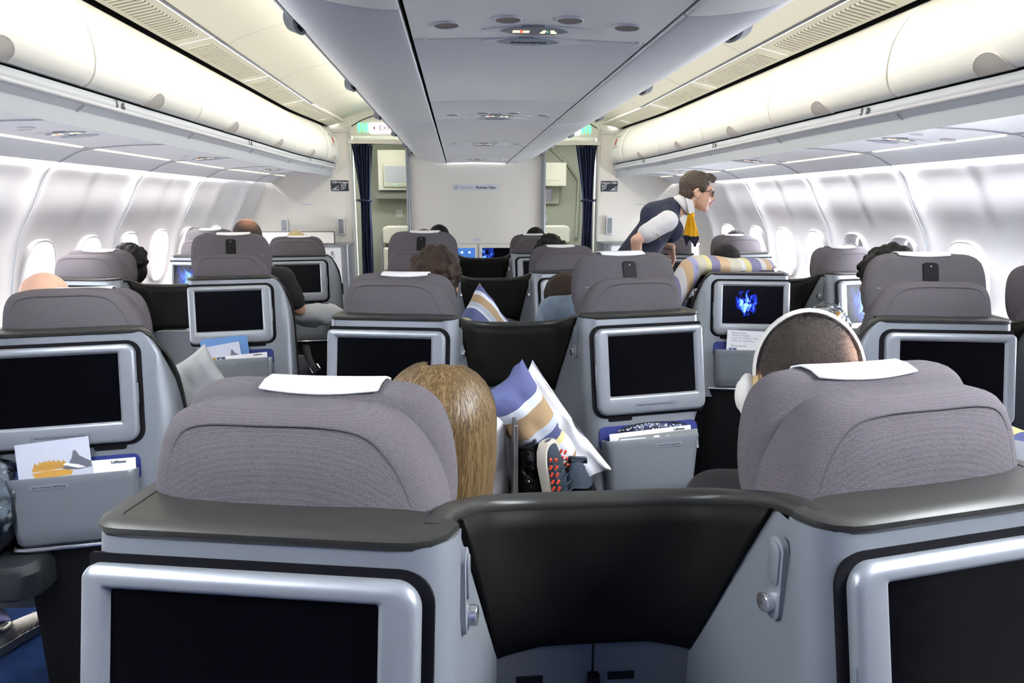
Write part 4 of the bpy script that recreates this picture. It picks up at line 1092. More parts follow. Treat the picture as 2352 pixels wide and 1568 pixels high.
def side_details(t, par, rows, side):
    def at(z, s):
        for r0, r1 in zip(rows, rows[1:]):
            if r0[0].z >= z >= r1[0].z:
                k = (r0[0].z-z)/(r0[0].z-r1[0].z+1e-9); a = r0[0].lerp(r1[0], k); b = r0[4].lerp(r1[4], k); return a.lerp(b, s), (b-a).normalized()
        return rows[0][0].lerp(rows[0][4], s), (rows[0][4]-rows[0][0]).normalized()
    def pill(z0, z1, w_, o0, o1, s, name, m, pr):
        c, d = at((z0+z1)/2, s); nrm = d.cross(Vector((0, 0, 1)))
        if nrm.y > 0: nrm = -nrm
        up = Vector((0, 0, 1)); h = (z1-z0)/2; mb = MB(); poly = rrect(-w_, w_, -h, h, w_*.98, 5)
        mb.loft([[c+d*a+up*b+nrm*(o0) for a, b in poly], [c+d*a+up*b+nrm*o1 for a, b in poly], [c+d*a*.86+up*b*.95+nrm*(o1+.001) for a, b in poly]])
        return mb.build(name, m, pr)
    e = pill(1.093, 1.207, .016, -.002, .0065, .42, 'control_plate', 'silver_light', par)
    pill(1.142, 1.200, .011, .0, .0105, .42, 'reading_spot', 'silver', e)
    pill(1.103, 1.128, .013, .0, .016, .42, 'coat_hook', 'chrome', e)
def door_panel(t, u0, u1, v, z0, z1, us, m='door_grey'):
    mb = MB(); mb.loft([[(a, v+.012*((z1-z)/(z1-z0)), z) for a in (u0, u1)]+[(a, v+.03, z) for a in (u1, u0)] for z in (z0, z1)])
    o = mb.build('door', m, t, smooth=False, bevel=.002)
    MB().box(us-.021, us+.021, v-.0015, v+.004, .884, .897).build('door_slot', 'dark', o, smooth=False, bevel=.001)
    return o

protos = {(m, v): make_seat(m, v) for m in (1, -1) for v in ('center', 'side')}
SEATS = {}
def place_seat(key, m, var, x, y, rz, raise_, label, group, screen=None, used=set()):
    p = protos[(m, var)]
    if (m, var) not in used: o = p; used.add((m, var))
    else: o = copy_tree(p)
    o.location = (x, y, 0); o.rotation_euler = (0, 0, rz)
    tag(o, label, 'aircraft seat', group)
    SEATS[key] = o
    for ch in [c for c in bpy.data.objects if c.parent == o]:
        n = ch.name.split('.')[0]
        if n == 'headrest': ch.location.z = HZ + raise_
        if key == 'rC' and n in ('headrest', 'backrest'): ch.location.z -= .125 if n == 'backrest' else .05; ch.location.y += .05
        if n == 'monitor_frame' and screen:
            for s in [c for c in bpy.data.objects if c.parent == ch and c.name.startswith('monitor_screen')]:
                s.data = s.data.copy(); s.data.materials.clear(); s.data.materials.append(M[screen])
    return o
GRP = 'grey business class seats with silver monitor shells'
L = 'grey seat in silver shell, '
def cY(i): return Y0+PITCH*i
# note: the first placement of each prototype must come before copies are altered
PL = [('A-', 1, 'center', -.45, 0, -TH, -.006, 'nearest centre seat on the left, blonde passenger in it'), ('A+', -1, 'center', .45, 0, TH, 0, 'nearest centre seat on the right, white headphones above it'),
      ('B-', 1, 'center', -.45, 1, -TH, -.005, 'second centre row, left, behind curly brown hair'), ('B+', -1, 'center', .45, 1, TH, .065, 'second centre row right, headrest raised, magazines in pocket'),
      ('C-', 1, 'center', -.45, 2, -TH, .085, 'third centre row, left, headrest raised'), ('C+', -1, 'center', .45, 2, TH, .0, 'third centre row, right, curly black hair in front'),
      ('D-', 1, 'center', -.45, 3, -TH, 0, 'farthest centre row, left, hidden behind others'), ('D+', -1, 'center', .45, 3, TH, 0, 'farthest centre row, right')]
for k, m, v, x, r, rz, up, lb in PL: place_seat(k, m, v, x, cY(r), rz, up, L+lb, GRP)
PL = [('lB', 1, 'side', -1.38, 1, TH, -.028, 'left aisle seat nearest the camera, croissant card in pocket', None), ('lC', 1, 'side', -1.38, 2, TH, .085, 'second left aisle seat, blue folder in pocket', None),
      ('lD', 1, 'side', -1.38, 3, TH, .0, 'left aisle seat of the farthest row, pale blond passenger', None),
      ('lCw', 1, 'center', -2.15, 2, -TH, .0, 'left window seat in the second row', 'scr_blue'), ('lDw', 1, 'center', -2.10, 3, -TH, .055, 'left window seat in the farthest row, lit blue screen', 'scr_blue'),
      ('rB', -1, 'side', 1.39, 1, -TH, .07, 'nearest right aisle seat, headrest raised', None), ('rC', -1, 'side', 1.39, 2, -TH, -.06, 'right aisle seat with striped pillow, blue picture on screen', 'scr_fish'),
      ('rD', -1, 'side', 1.39, 3, -TH, .01, 'right aisle seat beyond the crew member, farthest row', None),
      ('rBw', -1, 'center', 1.97, 1, TH, .03, 'right window seat at the edge of the picture', None), ('rCw', -1, 'center', 2.05, 2, TH, .0, 'right window seat in the second row', 'scr_blue'), ('rDw', -1, 'center', 2.03, 3, TH, .0, 'right window seat in the farthest row', None)]
for k, m, v, x, r, rz, up, lb, s in PL: place_seat(k, m, v, x, cY(r)-.2, rz, up, L+lb, GRP, s)

rown = ['nearest, filling the foreground', 'second row', 'third row', 'farthest row']
for r in range(4):
    path = [(-.225, .012, 1.234), (-.214, .055, 1.231), (-.196, .11, 1.214), (-.168, .165, 1.192), (-.11, .198, 1.178), (-.04, .206, 1.174), (.04, .206, 1.174), (.11, .198, 1.178), (.168, .165, 1.192), (.196, .11, 1.214), (.214, .055, 1.231), (.225, .012, 1.234)]
    t, le, ri = make_divider(path, [(-.152, .20), (.152, .20)], (1, 1), 'black privacy divider between the centre seats, '+rown[r], 'privacy dividers', (0, cY(r), 0))
    c, s_ = math.cos(TH), math.sin(TH)
    lp = lambda z: (-.45+.238*c+(y0(z)+.045)*s_, -.238*s_+(y0(z)+.045)*c, z)
    rp = lambda z: (.45-.238*c-(y0(z)+.045)*s_, -.238*s_+(y0(z)+.045)*c, z)
    le = [Vector((le[0][0]-.004, le[0][1]-.03, 1.222))]+[Vector(p) for p in le]; ri = [Vector((ri[0][0]+.004, ri[0][1]-.03, 1.222))]+[Vector(p) for p in ri]
    o, rows = side_panel(t, lp, le, -1); side_details(t, o, rows, -1)
    o, rows = side_panel(t, rp, ri, 1); side_details(t, o, rows, 1)
    door_panel(t, -.158, -.0015, .203, .30, .95, -.10); door_panel(t, .0015, .158, .203, .30, .95, .045)
    MB().tube([(0, .196, .90), (0, .192, .82)], .010, 8).build('door_latch', 'dark', t)
for sgn, side, wx in ((-1, 'left', {2: -2.15, 3: -2.10, 1: -2.15}), (1, 'right', {2: 2.05, 3: 2.03, 1: 1.97})):
    for r in (1, 2, 3):
        w0 = abs(wx[r])-.225; a0 = 1.38+.19
        pr = [(a0-.004, .155, 1.215), (a0+.02, .185, 1.195), (a0+.06, .20, 1.182), ((a0+w0)/2, .205, 1.176), (w0-.06, .195, 1.180), (w0-.03, .16, 1.195), (w0-.012, .10, 1.218), (w0, .03, 1.234)]
        path = [(sgn*u, v, z) for u, v, z in pr]
        if sgn < 0: path = path[::-1]
        b = [(sgn*(w0-.075), .19), (sgn*(a0+.006), .19)] if sgn < 0 else [(sgn*(a0+.006), .19), (sgn*(w0-.075), .19)]
        sp_ = (1, 0) if sgn < 0 else (0, 1)
        t, le, ri = make_divider(path, b, sp_, 'black privacy divider between the %s pair of seats, %s' % (side, {1: 'nearest row', 2: 'second row', 3: 'farthest row'}[r]), 'privacy dividers', (0, cY(r)-.2, 0))
        c, s_ = math.cos(TH), math.sin(TH); W_ = wx[r]
        lp = lambda z: (W_-sgn*(.238*c+(y0(z)+.045)*s_), -.238*s_+(y0(z)+.045)*c, z)
        e = le if sgn < 0 else ri
        e = [Vector((e[0][0]+sgn*.004, e[0][1]-.03, 1.222))]+[Vector(p) for p in e]
        o, rows = side_panel(t, lp, e, sgn); side_details(t, o, rows, sgn)
        MB().box(*sorted((sgn*(a0+.01), sgn*(w0-.07))), .20, .24, .25, .94).build('door', 'silver', t, smooth=False)
# ---------------------------------------------------------------- people
def rot(rz=0, rx=0, ry=0): return Euler((rx, 0, rz)).to_matrix() @ Euler((0, ry, 0)).to_matrix()
def head(mb, c, Q, s=1, neck=True, smile=False, ndir=None):
    c = Vector(c)
    def E(p, r, q=None): mb.ell(c + Q @ (Vector(p)*s), tuple(x*s for x in r), Q if q is None else Q @ q, 24, 16)
    E((0, -.014, .022), (.076, .096, .090)); E((0, .030, -.03), (.061, .066, .072)); E((0, .044, -.062), (.046, .046, .052)); E((0, .068, -.098), (.023, .020, .018))
    E((0, .080, .028), (.046, .016, .012)); E((0, .088, -.068), (.024, .012, .012))
    for sx in (-1, 1):
        E((sx*.077, -.008, -.012), (.009, .019, .030), Euler((.2, 0, sx*.3)).to_matrix()); E((sx*.031, .068, -.004), (.016, .014, .012)); E((sx*.036, .060, -.034), (.022, .022, .018))
    mb.cap(c+Q @ (Vector((0, .082, .012))*s), c+Q @ (Vector((0, .110, -.033))*s), .009*s, .013*s)
    for sx in (-1, 1): E((sx*.011, .096, -.036), (.009, .011, .008))
    if neck:
        e = c + (Vector(ndir) if ndir is not None else Vector((0, -.035, -.19)))
        mb.cap(c+Q @ (Vector((0, -.030, -.045))*s), e, .056*s, .060*s)
def hand(mb, wrist, d, palm_n, side, s=1, curl=.5):
    """five-fingered hand: d = finger direction, palm_n = palm normal, side = +1/-1 for the thumb side"""
    d = Vector(d).normalized(); n = Vector(palm_n); n = (n-d*n.dot(d)).normalized(); x = d.cross(n).normalized()*side; w_ = Vector(wrist)
    for k in range(4):
        u = (k-1.5)*.019; mb.cap(w_+x*u*.55+d*.01, w_+x*u+d*.085*s, .016*s, .0115*s, 10)
    L = (.064, .078, .073, .056)
    for k in range(4):
        b = w_+x*(-(k-1.5)*.0205)+d*.088*s; f = d.copy(); a = curl*(.75+.22*k); q = b
        for seg, (ln, r0, r1) in enumerate(((.45, .0098, .0088), (.32, .0088, .0080), (.23, .0080, .0070))):
            ang = a*(seg+1)*.55; f = (d*math.cos(ang)+n*math.sin(ang)).normalized(); q2 = q+f*L[k]*1.12*ln*s; mb.cap(q, q2, r0*s, r1*s, 10); q = q2
    tb = w_+x*.020*s+d*.022*s; q = tb+(x*.75+d*.65+n*.25).normalized()*.040*s; q2 = q+(x*.3+d*.9+n*.35).normalized()*.034*s
    mb.cap(tb, q, .0145*s, .0115*s, 10); mb.cap(q, q2, .0112*s, .0085*s, 10)
def hair_cap(c, Q, s, kind):
    c = Vector(c)
    def f(mb):
        E = lambda p, r: mb.ell(c+Q @ (Vector(p)*s), tuple(x*s for x in r), Q, 24, 16)
        if kind == 'bald':
            E((0, -.030, -.022), (.0805, .080, .052)); E((0, -.045, .01), (.066, .062, .05))
        elif kind == 'thin':
            E((0, -.022, .020), (.0785, .092, .089)); E((0, -.042, -.035), (.066, .056, .06))
        elif kind == 'buzz':
            E((0, -.020, .026), (.079, .0945, .090)); E((0, -.045, -.035), (.068, .058, .065))
        elif kind == 'short':
            E((0, -.020, .032), (.083, .098, .092)); E((0, -.046, -.03), (.072, .062, .066)); E((0, .05, .075), (.055, .03, .03))
        elif kind == 'curly':
            E((0, -.020, .036), (.092, .104, .096)); E((0, -.046, -.03), (.084, .070, .076)); 
            rr = random.Random(int(c.x*1000))
            for _ in range(70):
                t = rr.uniform(0, 2*PI); ph = rr.uniform(0, 1.9); p = Vector((.09*math.sin(ph)*math.cos(t), -.02+.10*math.sin(ph)*math.sin(t), .034+.094*math.cos(ph)))
                if p.y > .05 and p.z < .06: continue
                E(p, (rr.uniform(.010, .018),)*3)
        elif kind == 'long':
            E((0, -.016, .030), (.088, .102, .096)); E((0, -.040, -.05), (.088, .078, .085)); mb.cap(c+Q @ Vector((-.02, -.045, -.05)), c+Q @ Vector((-.01, -.05, -.25)), .078, .05); mb.cap(c+Q @ Vector((.035, -.03, -.05)), c+Q @ Vector((.03, -.03, -.24)), .055, .035)
    return f
def crown_mat(name, base, skin, crown, rad):
    """short hair thinning to skin around a crown point (world/object coordinates)"""
    mat(name, base, .8, bump=('noise', 500, 1)); m = M[name]; nt = m.node_tree; b = nt.nodes['Principled BSDF']
    tc = nt.nodes.new('ShaderNodeTexCoord'); d = nt.nodes.new('ShaderNodeVectorMath'); d.operation = 'DISTANCE'; d.inputs[1].default_value = crown
    n = nt.nodes.new('ShaderNodeTexNoise'); n.inputs['Scale'].default_value = 260; n.inputs['Detail'].default_value = 4
    nt.links.new(tc.outputs['Object'], d.inputs[0]); nt.links.new(tc.outputs['Object'], n.inputs['Vector'])
    mr = nt.nodes.new('ShaderNodeMapRange'); mr.inputs[1].default_value = rad*.15; mr.inputs[2].default_value = rad; nt.links.new(d.outputs['Value'], mr.inputs[0])
    a = nt.nodes.new('ShaderNodeMath'); a.operation = 'MULTIPLY_ADD'; nt.links.new(n.outputs['Fac'], a.inputs[0]); a.inputs[1].default_value = .9; nt.links.new(mr.outputs[0], a.inputs[2])
    s = nt.nodes.new('ShaderNodeMapRange'); s.inputs[1].default_value = .45; s.inputs[2].default_value = 1.25; nt.links.new(a.outputs[0], s.inputs[0])
    mx = nt.nodes.new('ShaderNodeMix'); mx.data_type = 'RGBA'; mx.inputs[6].default_value = (*skin, 1); mx.inputs[7].default_value = (*base, 1)
    nt.links.new(s.outputs[0], mx.inputs[0]); nt.links.new(mx.outputs[2], b.inputs['Base Color'])
def person(label, c, hair, hmat, shirt, skin='skin', yaw=0, roll=0, pitch=0, s=1.0, hip=None, arms=None, disp=.003, dscale=60, sleeve='long', trousers='trouser', knees=None, shoulders=None, vox=.010):
    t = empty('person', (0, 0, 0), label=label, cat='person', group=None)
    c = Vector(c); Q = rot(yaw, pitch, roll)
    hip = Vector(hip) if hip else Vector((c.x, c.y-.02, .57))
    nb = c+Vector((0, -.035, -.18))
    S = Vector(shoulders) if shoulders else nb+Vector((0, -.0, -.05))
    yw = Matrix.Rotation(yaw*.4, 3, 'Z'); sl = S+yw @ Vector((-.165, 0, -.015)); sr = S+yw @ Vector((.165, 0, -.015))
    A = arms or [((-.235, .10, -.27), (-.10, .30, -.30)), ((.235, .10, -.27), (.10, .30, -.30))]
    el = S+Vector(A[0][0]); wl = S+Vector(A[0][1]); er = S+Vector(A[1][0]); wr_ = S+Vector(A[1][1])
    kn = knees or [(hip.x-.11, hip.y+.46, .58), (hip.x+.11, hip.y+.46, .58)]
    kn = [Vector(k) for k in kn]; ft = [Vector((k.x, k.y+.10, .12)) for k in kn]
    def body(mb):
        head(mb, c, Q, s, True, ndir=nb-c)
        mb.cap(nb, S.lerp(hip, .3), .065, .10); mb.cap(S.lerp(hip, .25), hip, .105, .11); mb.cap(sl, sr, .05, .05)
        for a, e, w_, sd in ((sl, el, wl, 1), (sr, er, wr_, -1)):
            mb.cap(a, e, .044, .038); mb.cap(e, w_, .036, .026); hand(mb, w_, (w_-e).normalized()+Vector((0, .1, -.1)), (0, .2, -1), sd)
        for k, f_, dx in ((kn[0], ft[0], -.09), (kn[1], ft[1], .09)): mb.cap(hip+Vector((dx, 0, 0)), k, .07, .05); mb.cap(k, f_, .05, .035); mb.cap(f_+Vector((0, -.02, -.05)), f_+Vector((0, .12, -.07)), .035, .03)
    blob('body', body, skin, t, voxel=vox, smooth=3)
    if hair: blob('hair', hair_cap(c, Q, s, hair), hmat, t, voxel=.006, smooth=2, disp=disp, dscale=dscale)
    def sh(mb):
        mb.cap(S+Vector((0, .0, -.03)), S.lerp(hip, .9), .125, .135); mb.cap(sl, sr, .068, .068); mb.cap(S+Vector((-.07, 0, -.12)), S.lerp(hip, .8)+Vector((-.06, 0, 0)), .11, .11); mb.cap(S+Vector((.07, 0, -.12)), S.lerp(hip, .8)+Vector((.06, 0, 0)), .11, .11); mb.cap(nb+Vector((0, 0, -.0)), S+Vector((0, 0, -.03)), .068, .09)
        for a, e, w_ in ((sl, el, wl), (sr, er, wr_)):
            if sleeve == 'short': mb.cap(a, a.lerp(e, .72), .064, .060)
            else: mb.cap(a, e, .062, .052); mb.cap(e, w_-(w_-e)*.08, .052, .040)
    blob('shirt', sh, shirt, t, voxel=.013, smooth=4, disp=.004, dscale=14)
    def tr(mb):
        mb.cap(hip+Vector((-.08, -.02, .02)), hip+Vector((.08, -.02, .02)), .13, .13)
        for k, f_, dx in ((kn[0], ft[0], -.09), (kn[1], ft[1], .09)): mb.cap(hip+Vector((dx, 0, 0)), k, .092, .070); mb.cap(k, f_+Vector((0, 0, .03)), .068, .055)
    blob('trousers', tr, trousers, t, voxel=.018, smooth=3, disp=.004, dscale=12)
    return t
def strands(name, c, Q, prof, n, mt, parent, z0, z1, width=.0016, seed=1, cx=(0, -.02), jit=.004, arc=(0, 2*PI), flick=0):
    """many thin ribbons running down a head of hair"""
    rr = random.Random(seed); mb = MB(); c = Vector(c)
    for i in range(n):
        t = rr.uniform(*arc); top = z0-abs(rr.gauss(0, .02)); bot = z1+rr.uniform(0, .05); off = rr.uniform(-.001, jit); tw = rr.uniform(-.25, .25); L = []; K = 13; wd = width*rr.uniform(.6, 1.6)
        for k in range(K):
            f = k/(K-1); z = top+(bot-top)*(f**1.25); rx, ry = prof(z); tt = t+tw*f+.05*math.sin(f*7+i)
            L.append(Vector((cx[0]+(rx+off+flick*f*rr.random())*math.cos(tt), cx[1]+(ry+off)*math.sin(tt), z)))
        vs = []
        for k, p in enumerate(L):
            rad = Vector((p.x-cx[0], p.y-cx[1], 0)).normalized(); d = (L[min(k+1, K-1)]-L[max(k-1, 0)]); sd = d.cross(rad); sd = sd.normalized() if sd.length > 1e-7 else Vector((1, 0, 0))
            w_ = wd*(1 if k < K-2 else .5); vs += [c+Q @ (p-sd*w_), c+Q @ (p+sd*w_)]
        mb.add(vs, [(2*k, 2*k+1, 2*k+3, 2*k+2) for k in range(K-1)])
    me = bpy.data.meshes.new(name); me.from_pydata(mb.v, [], mb.f); me.materials.append(M[mt])
    for p in me.polygons: p.use_smooth = True
    o = bpy.data.objects.new(name, me); col.objects.link(o); o.parent = parent; return o

# nearest row: blonde woman and man with white headphones
c = Vector((-.240, 1.205, 1.212)); Q = rot(R(-8), 0, R(4))
t = person('person with long straight blonde hair in the nearest left centre seat', c, 'long', 'hair_blond', 'shirt_white', 'skin_light', R(-8), R(4), disp=.002, hip=(-.36, 1.16, .55), knees=[(-.42, 1.66, .58), (-.22, 1.68, .58)])
def pf(z):
    if z > .03: q = max(.02, 1-((z-.03)/.105)**2)**.5; return .095*q, .109*q
    return interp([(-.27, .074), (-.15, .092), (-.05, .099), (.03, .095)], z), interp([(-.27, .080), (-.15, .098), (-.05, .106), (.03, .109)], z)
strands('hair_strands', c, Q, pf, 4200, 'hair_blond_shaded', t, .132, -.26, .0007, 3, (0, -.022), .010, (PI*.92, 2.08*PI))
strands('hair_midtones', c, Q, pf, 4600, 'hair_blond_md', t, .132, -.26, .0007, 17, (0, -.022), .010, (PI*.92, 2.08*PI), .002)
strands('hair_highlights', c, Q, pf, 3600, 'hair_blond_lit', t, .132, -.26, .0006, 9, (0, -.022), .010, (PI*.92, 2.08*PI), .004)
c = Vector((.462, 1.225, 1.292)); crown_mat('hair_crown', (.045, .032, .026), (.36, .21, .15), (.505, 1.150, 1.352), .062)
t = person('person with cropped thinning hair wearing white headphones in the nearest right centre seat', c, 'buzz', 'hair_crown', 'shirt_black', 'skin', R(-20), R(-3), s=1.08, hip=(.42, 1.14, .56), disp=.0012, dscale=200,
           arms=[((-.215, .02, -.14), (-.12, .26, -.30)), ((.235, .10, -.27), (.10, .30, -.30))], knees=[(.335, 1.66, .80), (.50, 1.62, .60)], trousers='jeans')
# short hair fuzz standing off the scalp
rr = random.Random(5); mb = MB(); Q = rot(R(-20), 0, R(-3))
for i in range(6500):
    th = rr.uniform(0, 2*PI); ph = rr.uniform(0, 2.2); dn = Vector((math.sin(ph)*math.cos(th), math.sin(ph)*math.sin(th), math.cos(ph)))
    if dn.y > .35 and dn.z < .2: continue
    p = c+Q @ Vector((dn.x*.079*1.08, (-.020+dn.y*.0945)*1.08, (.026+dn.z*.090)*1.08)); n_ = (Q @ dn).normalized()
    if (p-Vector((.500, 1.155, 1.352))).length < .055*rr.random(): continue
    g = (n_+Vector((rr.uniform(-.5, .5), rr.uniform(-.5, .3), rr.uniform(-1.2, .0)))).normalized(); L_ = rr.uniform(.004, .011); sd = g.cross(n_).normalized()*.0005
    mb.add([p-sd, p+sd, p+g*L_], [(0, 1, 2)])
me = bpy.data.meshes.new('hair_stubble'); me.from_pydata(mb.v, [], mb.f); me.materials.append(M['hair_crown']); o = bpy.data.objects.new('hair_stubble', me); col.objects.link(o); o.parent = t
# headphones
hp = empty('headphones', (0, 0, 0), label='white over-ear headphones on the cropped head, nearest right centre seat', cat='headphones')
Q = rot(R(-24), R(-6), R(-3))
hc = c+Vector((-.004, -.012, .016)); pts = [hc+Q @ Vector((.0935*math.cos(a), .0, .114*math.sin(a)+.0)) for a in [R(-12+204*k/24) for k in range(25)]]
mb = MB(); rings = []
for k, p in enumerate(pts):
    a = R(-12+204*k/24); rad = Q @ Vector((math.cos(a), 0, math.sin(a))); wv = Q @ Vector((0, 1, 0)); hw = .024-.005*abs(math.cos(a))
    rings.append([p+rad*(.0065*math.sin(q*PI/4))+wv*(hw*math.cos(q*PI/4)) for q in range(8)])
mb.loft(rings); mb.build('headband', 'headphone', hp)
for sx in (-1, 1):
    cc = hc+Q @ Vector((sx*.098, -.004, -.050)); q2 = Q
    cup = MB(); cup.ell(cc+Q @ Vector((sx*.010, 0, 0)), (.020, .034, .044), q2, 20, 14); co = cup.build('ear_cup', 'headphone', hp)
    fm = MB(); n = 24
    fm.tube([cc+Q @ Vector((-sx*.008, .028*math.cos(2*PI*k/n), .036*math.sin(2*PI*k/n))) for k in range(n+1)], .010, 8); fm.build('ear_cushion', 'ear_foam', co)
    cp = MB(); cp.ell(cc+Q @ Vector((sx*.022, 0, .0)), (.012, .024, .030), q2, 18, 12); cp.build('cup_cap', 'headphone', co)

person('person with thick curly brown hair in the second centre row, left seat', (-.292, 2.635, 1.318), 'curly', 'hair_brown', 'shirt_grey', 'skin', R(-6), 0, hip=(-.38, 2.62, .58), s=1.05, disp=.007, dscale=34)
person('person in a light denim shirt leaning over beside the raised headrest, second centre row', (.235, 2.78, 1.215), 'short', 'hair_brown', 'shirt_denim', 'skin', R(15), R(-8), R(-25), hip=(.42, 2.66, .58), shoulders=(.335, 2.66, 1.215),
       arms=[((-.235, .04, -.20), (-.16, .26, -.34)), ((.22, .06, -.24), (.08, .28, -.34))])
person('person with reddish brown crown just above the headrest, third centre row left', (-.408, 4.21, 1.348), 'short', 'hair_brown', 'shirt_grey', 'skin', 0, hip=(-.40, 4.15, .58))
person('person with black hair in the farthest centre row, left seat', (-.354, 5.76, 1.330), 'short', 'hair_black', 'shirt_grey', 'skin', R(-15), disp=.004, dscale=70)
person('person with fluffy curly black hair in the third centre row, right seat', (.354, 4.19, 1.302), 'curly', 'hair_black', 'shirt_grey', 'skin', R(10), hip=(.42, 4.16, .58), disp=.005, dscale=60)
person('person with straight black hair in the farthest centre row, right seat', (.438, 5.72, 1.310), 'short', 'hair_black', 'shirt_grey', 'skin', 0)
person('bald person with grey fringe in the nearest left aisle seat', (-1.600, 2.42, 1.282), 'bald', 'hair_grey', 'shirt_white', 'skin_light', R(15), 0, R(-6), hip=(-1.46, 2.44, .58), disp=.001)
crown_mat('hair_balding', (.045, .030, .024), (.45, .22, .14), (-1.365, 3.965, 1.535), .085)
person('tall balding person in a black T-shirt in the second left aisle seat', (-1.395, 4.03, 1.425), 'thin', 'hair_balding', 'shirt_black', 'skin', R(12), 0, hip=(-1.36, 4.02, .60), sleeve='short', s=1.02, shoulders=(-1.37, 3.98, 1.22), disp=.0006, dscale=100,
       arms=[((-.22, .08, -.26), (-.12, .30, -.30)), ((.238, .05, -.205), (.12, .28, -.26))])
person('person with wavy black hair in the second left window seat', (-2.05, 4.02, 1.275), 'curly', 'hair_black', 'shirt_grey', 'skin', R(25), disp=.004, dscale=50, s=.95)
person('person with black hair in the farthest left window seat', (-2.205, 5.5, 1.325), 'short', 'hair_black', 'shirt_grey', 'skin', 0, hip=(-2.12, 5.5, .58))
person('person with pale blond hair in the farthest left aisle seat', (-1.474, 5.56, 1.290), 'short', 'hair_pale', 'shirt_white', 'skin_light', 0, hip=(-1.40, 5.55, .58), shoulders=(-1.41, 5.53, 1.08), disp=.004, dscale=70)
person('person with short black hair leaning back on a striped pillow, right aisle seat', (1.402, 4.03, 1.262), 'buzz', 'hair_black', 'shirt_black', 'skin_dk', R(-5), 0, s=1.08, disp=.001)
person('person with flat black hair in the second right window seat', (2.160, 4.02, 1.262), 'short', 'hair_black', 'shirt_grey', 'skin_dk', 0, hip=(2.07, 4.0, .58))
person('person with dark twisted hair in the nearest right aisle seat', (1.445, 2.52, 1.325), 'curly', 'hair_black', 'shirt_grey', 'skin_dk', 0, disp=.008, dscale=40, s=1.05, hip=(1.42, 2.46, .58))
person('person with black hair in the farthest right window seat', (2.085, 5.56, 1.288), 'short', 'hair_black', 'shirt_grey', 'skin', 0)

# ---- cabin crew member leaning over the right-hand seats
ca_ = empty('person', (0, 0, 0), label='smiling crew person in navy waistcoat and yellow scarf leaning over the right seats', cat='person')
c = Vector((1.408, 4.60, 1.700)); Q = rot(R(-101), R(-8), R(0)); s = 1.06
nb = Vector((1.275, 4.62, 1.585)); SH = Vector((1.205, 4.63, 1.545)); HP_ = Vector((.86, 4.66, 1.03)); near = Vector((0, -1, 0))
shn = Vector((1.165, 4.475, 1.510)); shf = Vector((1.18, 4.80, 1.505))
eln = Vector((.955, 4.42, 1.385)); wrn = Vector((.985, 4.46, 1.175)); elf = Vector((1.10, 4.86, 1.345)); wrf = Vector((1.315, 4.80, 1.318))
def fb_(mb):
    head(mb, c, Q, s, True, ndir=nb-c)
    mb.cap(nb, SH, .058, .07); mb.cap(SH, SH.lerp(HP_, .5), .10, .105); mb.cap(SH.lerp(HP_, .5), HP_, .105, .12); mb.cap(shn, shf, .045, .045)
    mb.cap(shn, eln, .044, .038); mb.cap(eln, wrn, .038, .026); mb.cap(shf, elf, .044, .036); mb.cap(elf, wrf, .036, .025)
    hand(mb, wrn, (.1, .05, -1), (.8, .2, 0), 1, 1, .35); hand(mb, wrf, (.18, -.05, -1), (-1, .1, -.1), 1, 1.02, .55)
    for dx, y in ((-.03, 4.58), (.03, 4.76)):
        k = Vector((.90+dx, y, .52)); f = Vector((.86+dx, y, .10)); mb.cap(HP_+Vector((0, y-4.66, 0)), k, .08, .058); mb.cap(k, f, .055, .036); mb.cap(f+Vector((-.02, 0, -.05)), f+Vector((.13, 0, -.065)), .034, .028)
blob('body', fb_, 'skin_light', ca_, voxel=.0052, smooth=3)
def fh_(mb):
    E = lambda p, r, q=None: mb.ell(c+Q @ (Vector(p)*s), tuple(x*s for x in r), Q if q is None else Q @ q, 24, 16)
    E((0, -.024, .042), (.083, .098, .088)); E((0, -.052, -.014), (.072, .060, .066)); E((0, .048, .092), (.060, .046, .032)); E((0, .078, .088), (.045, .028, .022)); E((.066, .02, .03), (.02, .03, .035)); E((-.066, .02, .03), (.02, .03, .035))
blob('hair', fh_, 'hair_fa', ca_, voxel=.005, smooth=2, disp=.004, dscale=55)
# face details
def fe(p, r, name, m, par=ca_, q=None):
    mb = MB(); mb.ell(c+Q @ (Vector(p)*s), tuple(x*s for x in r), Q if q is None else Q @ q, 16, 10); return mb.build(name, m, par)
for sx in (-1, 1): fe((sx*.031, .078, -.004), (.011, .006, .006), 'eye', 'eye')
fe((0, .096, -.071), (.021, .007, .0065), 'teeth', 'teeth')
mb = MB(); mb.tube([c+Q @ (Vector((x, .103-abs(x)*14*abs(x), -.061+abs(x)*.35))*s) for x in (-.03, -.02, -.01, 0, .01, .02, .03)], .0032, 6); mb.tube([c+Q @ (Vector((x, .100-abs(x)*14*abs(x), -.081+abs(x)*.7))*s) for x in (-.03, -.02, -.01, 0, .01, .02, .03)], .0036, 6); mb.build('lips', 'lip', ca_)
fe((.084, -.012, -.050), (.005, .005, .006), 'earring', 'earring'); fe((-.084, -.012, -.050), (.005, .005, .006), 'earring', 'earring')
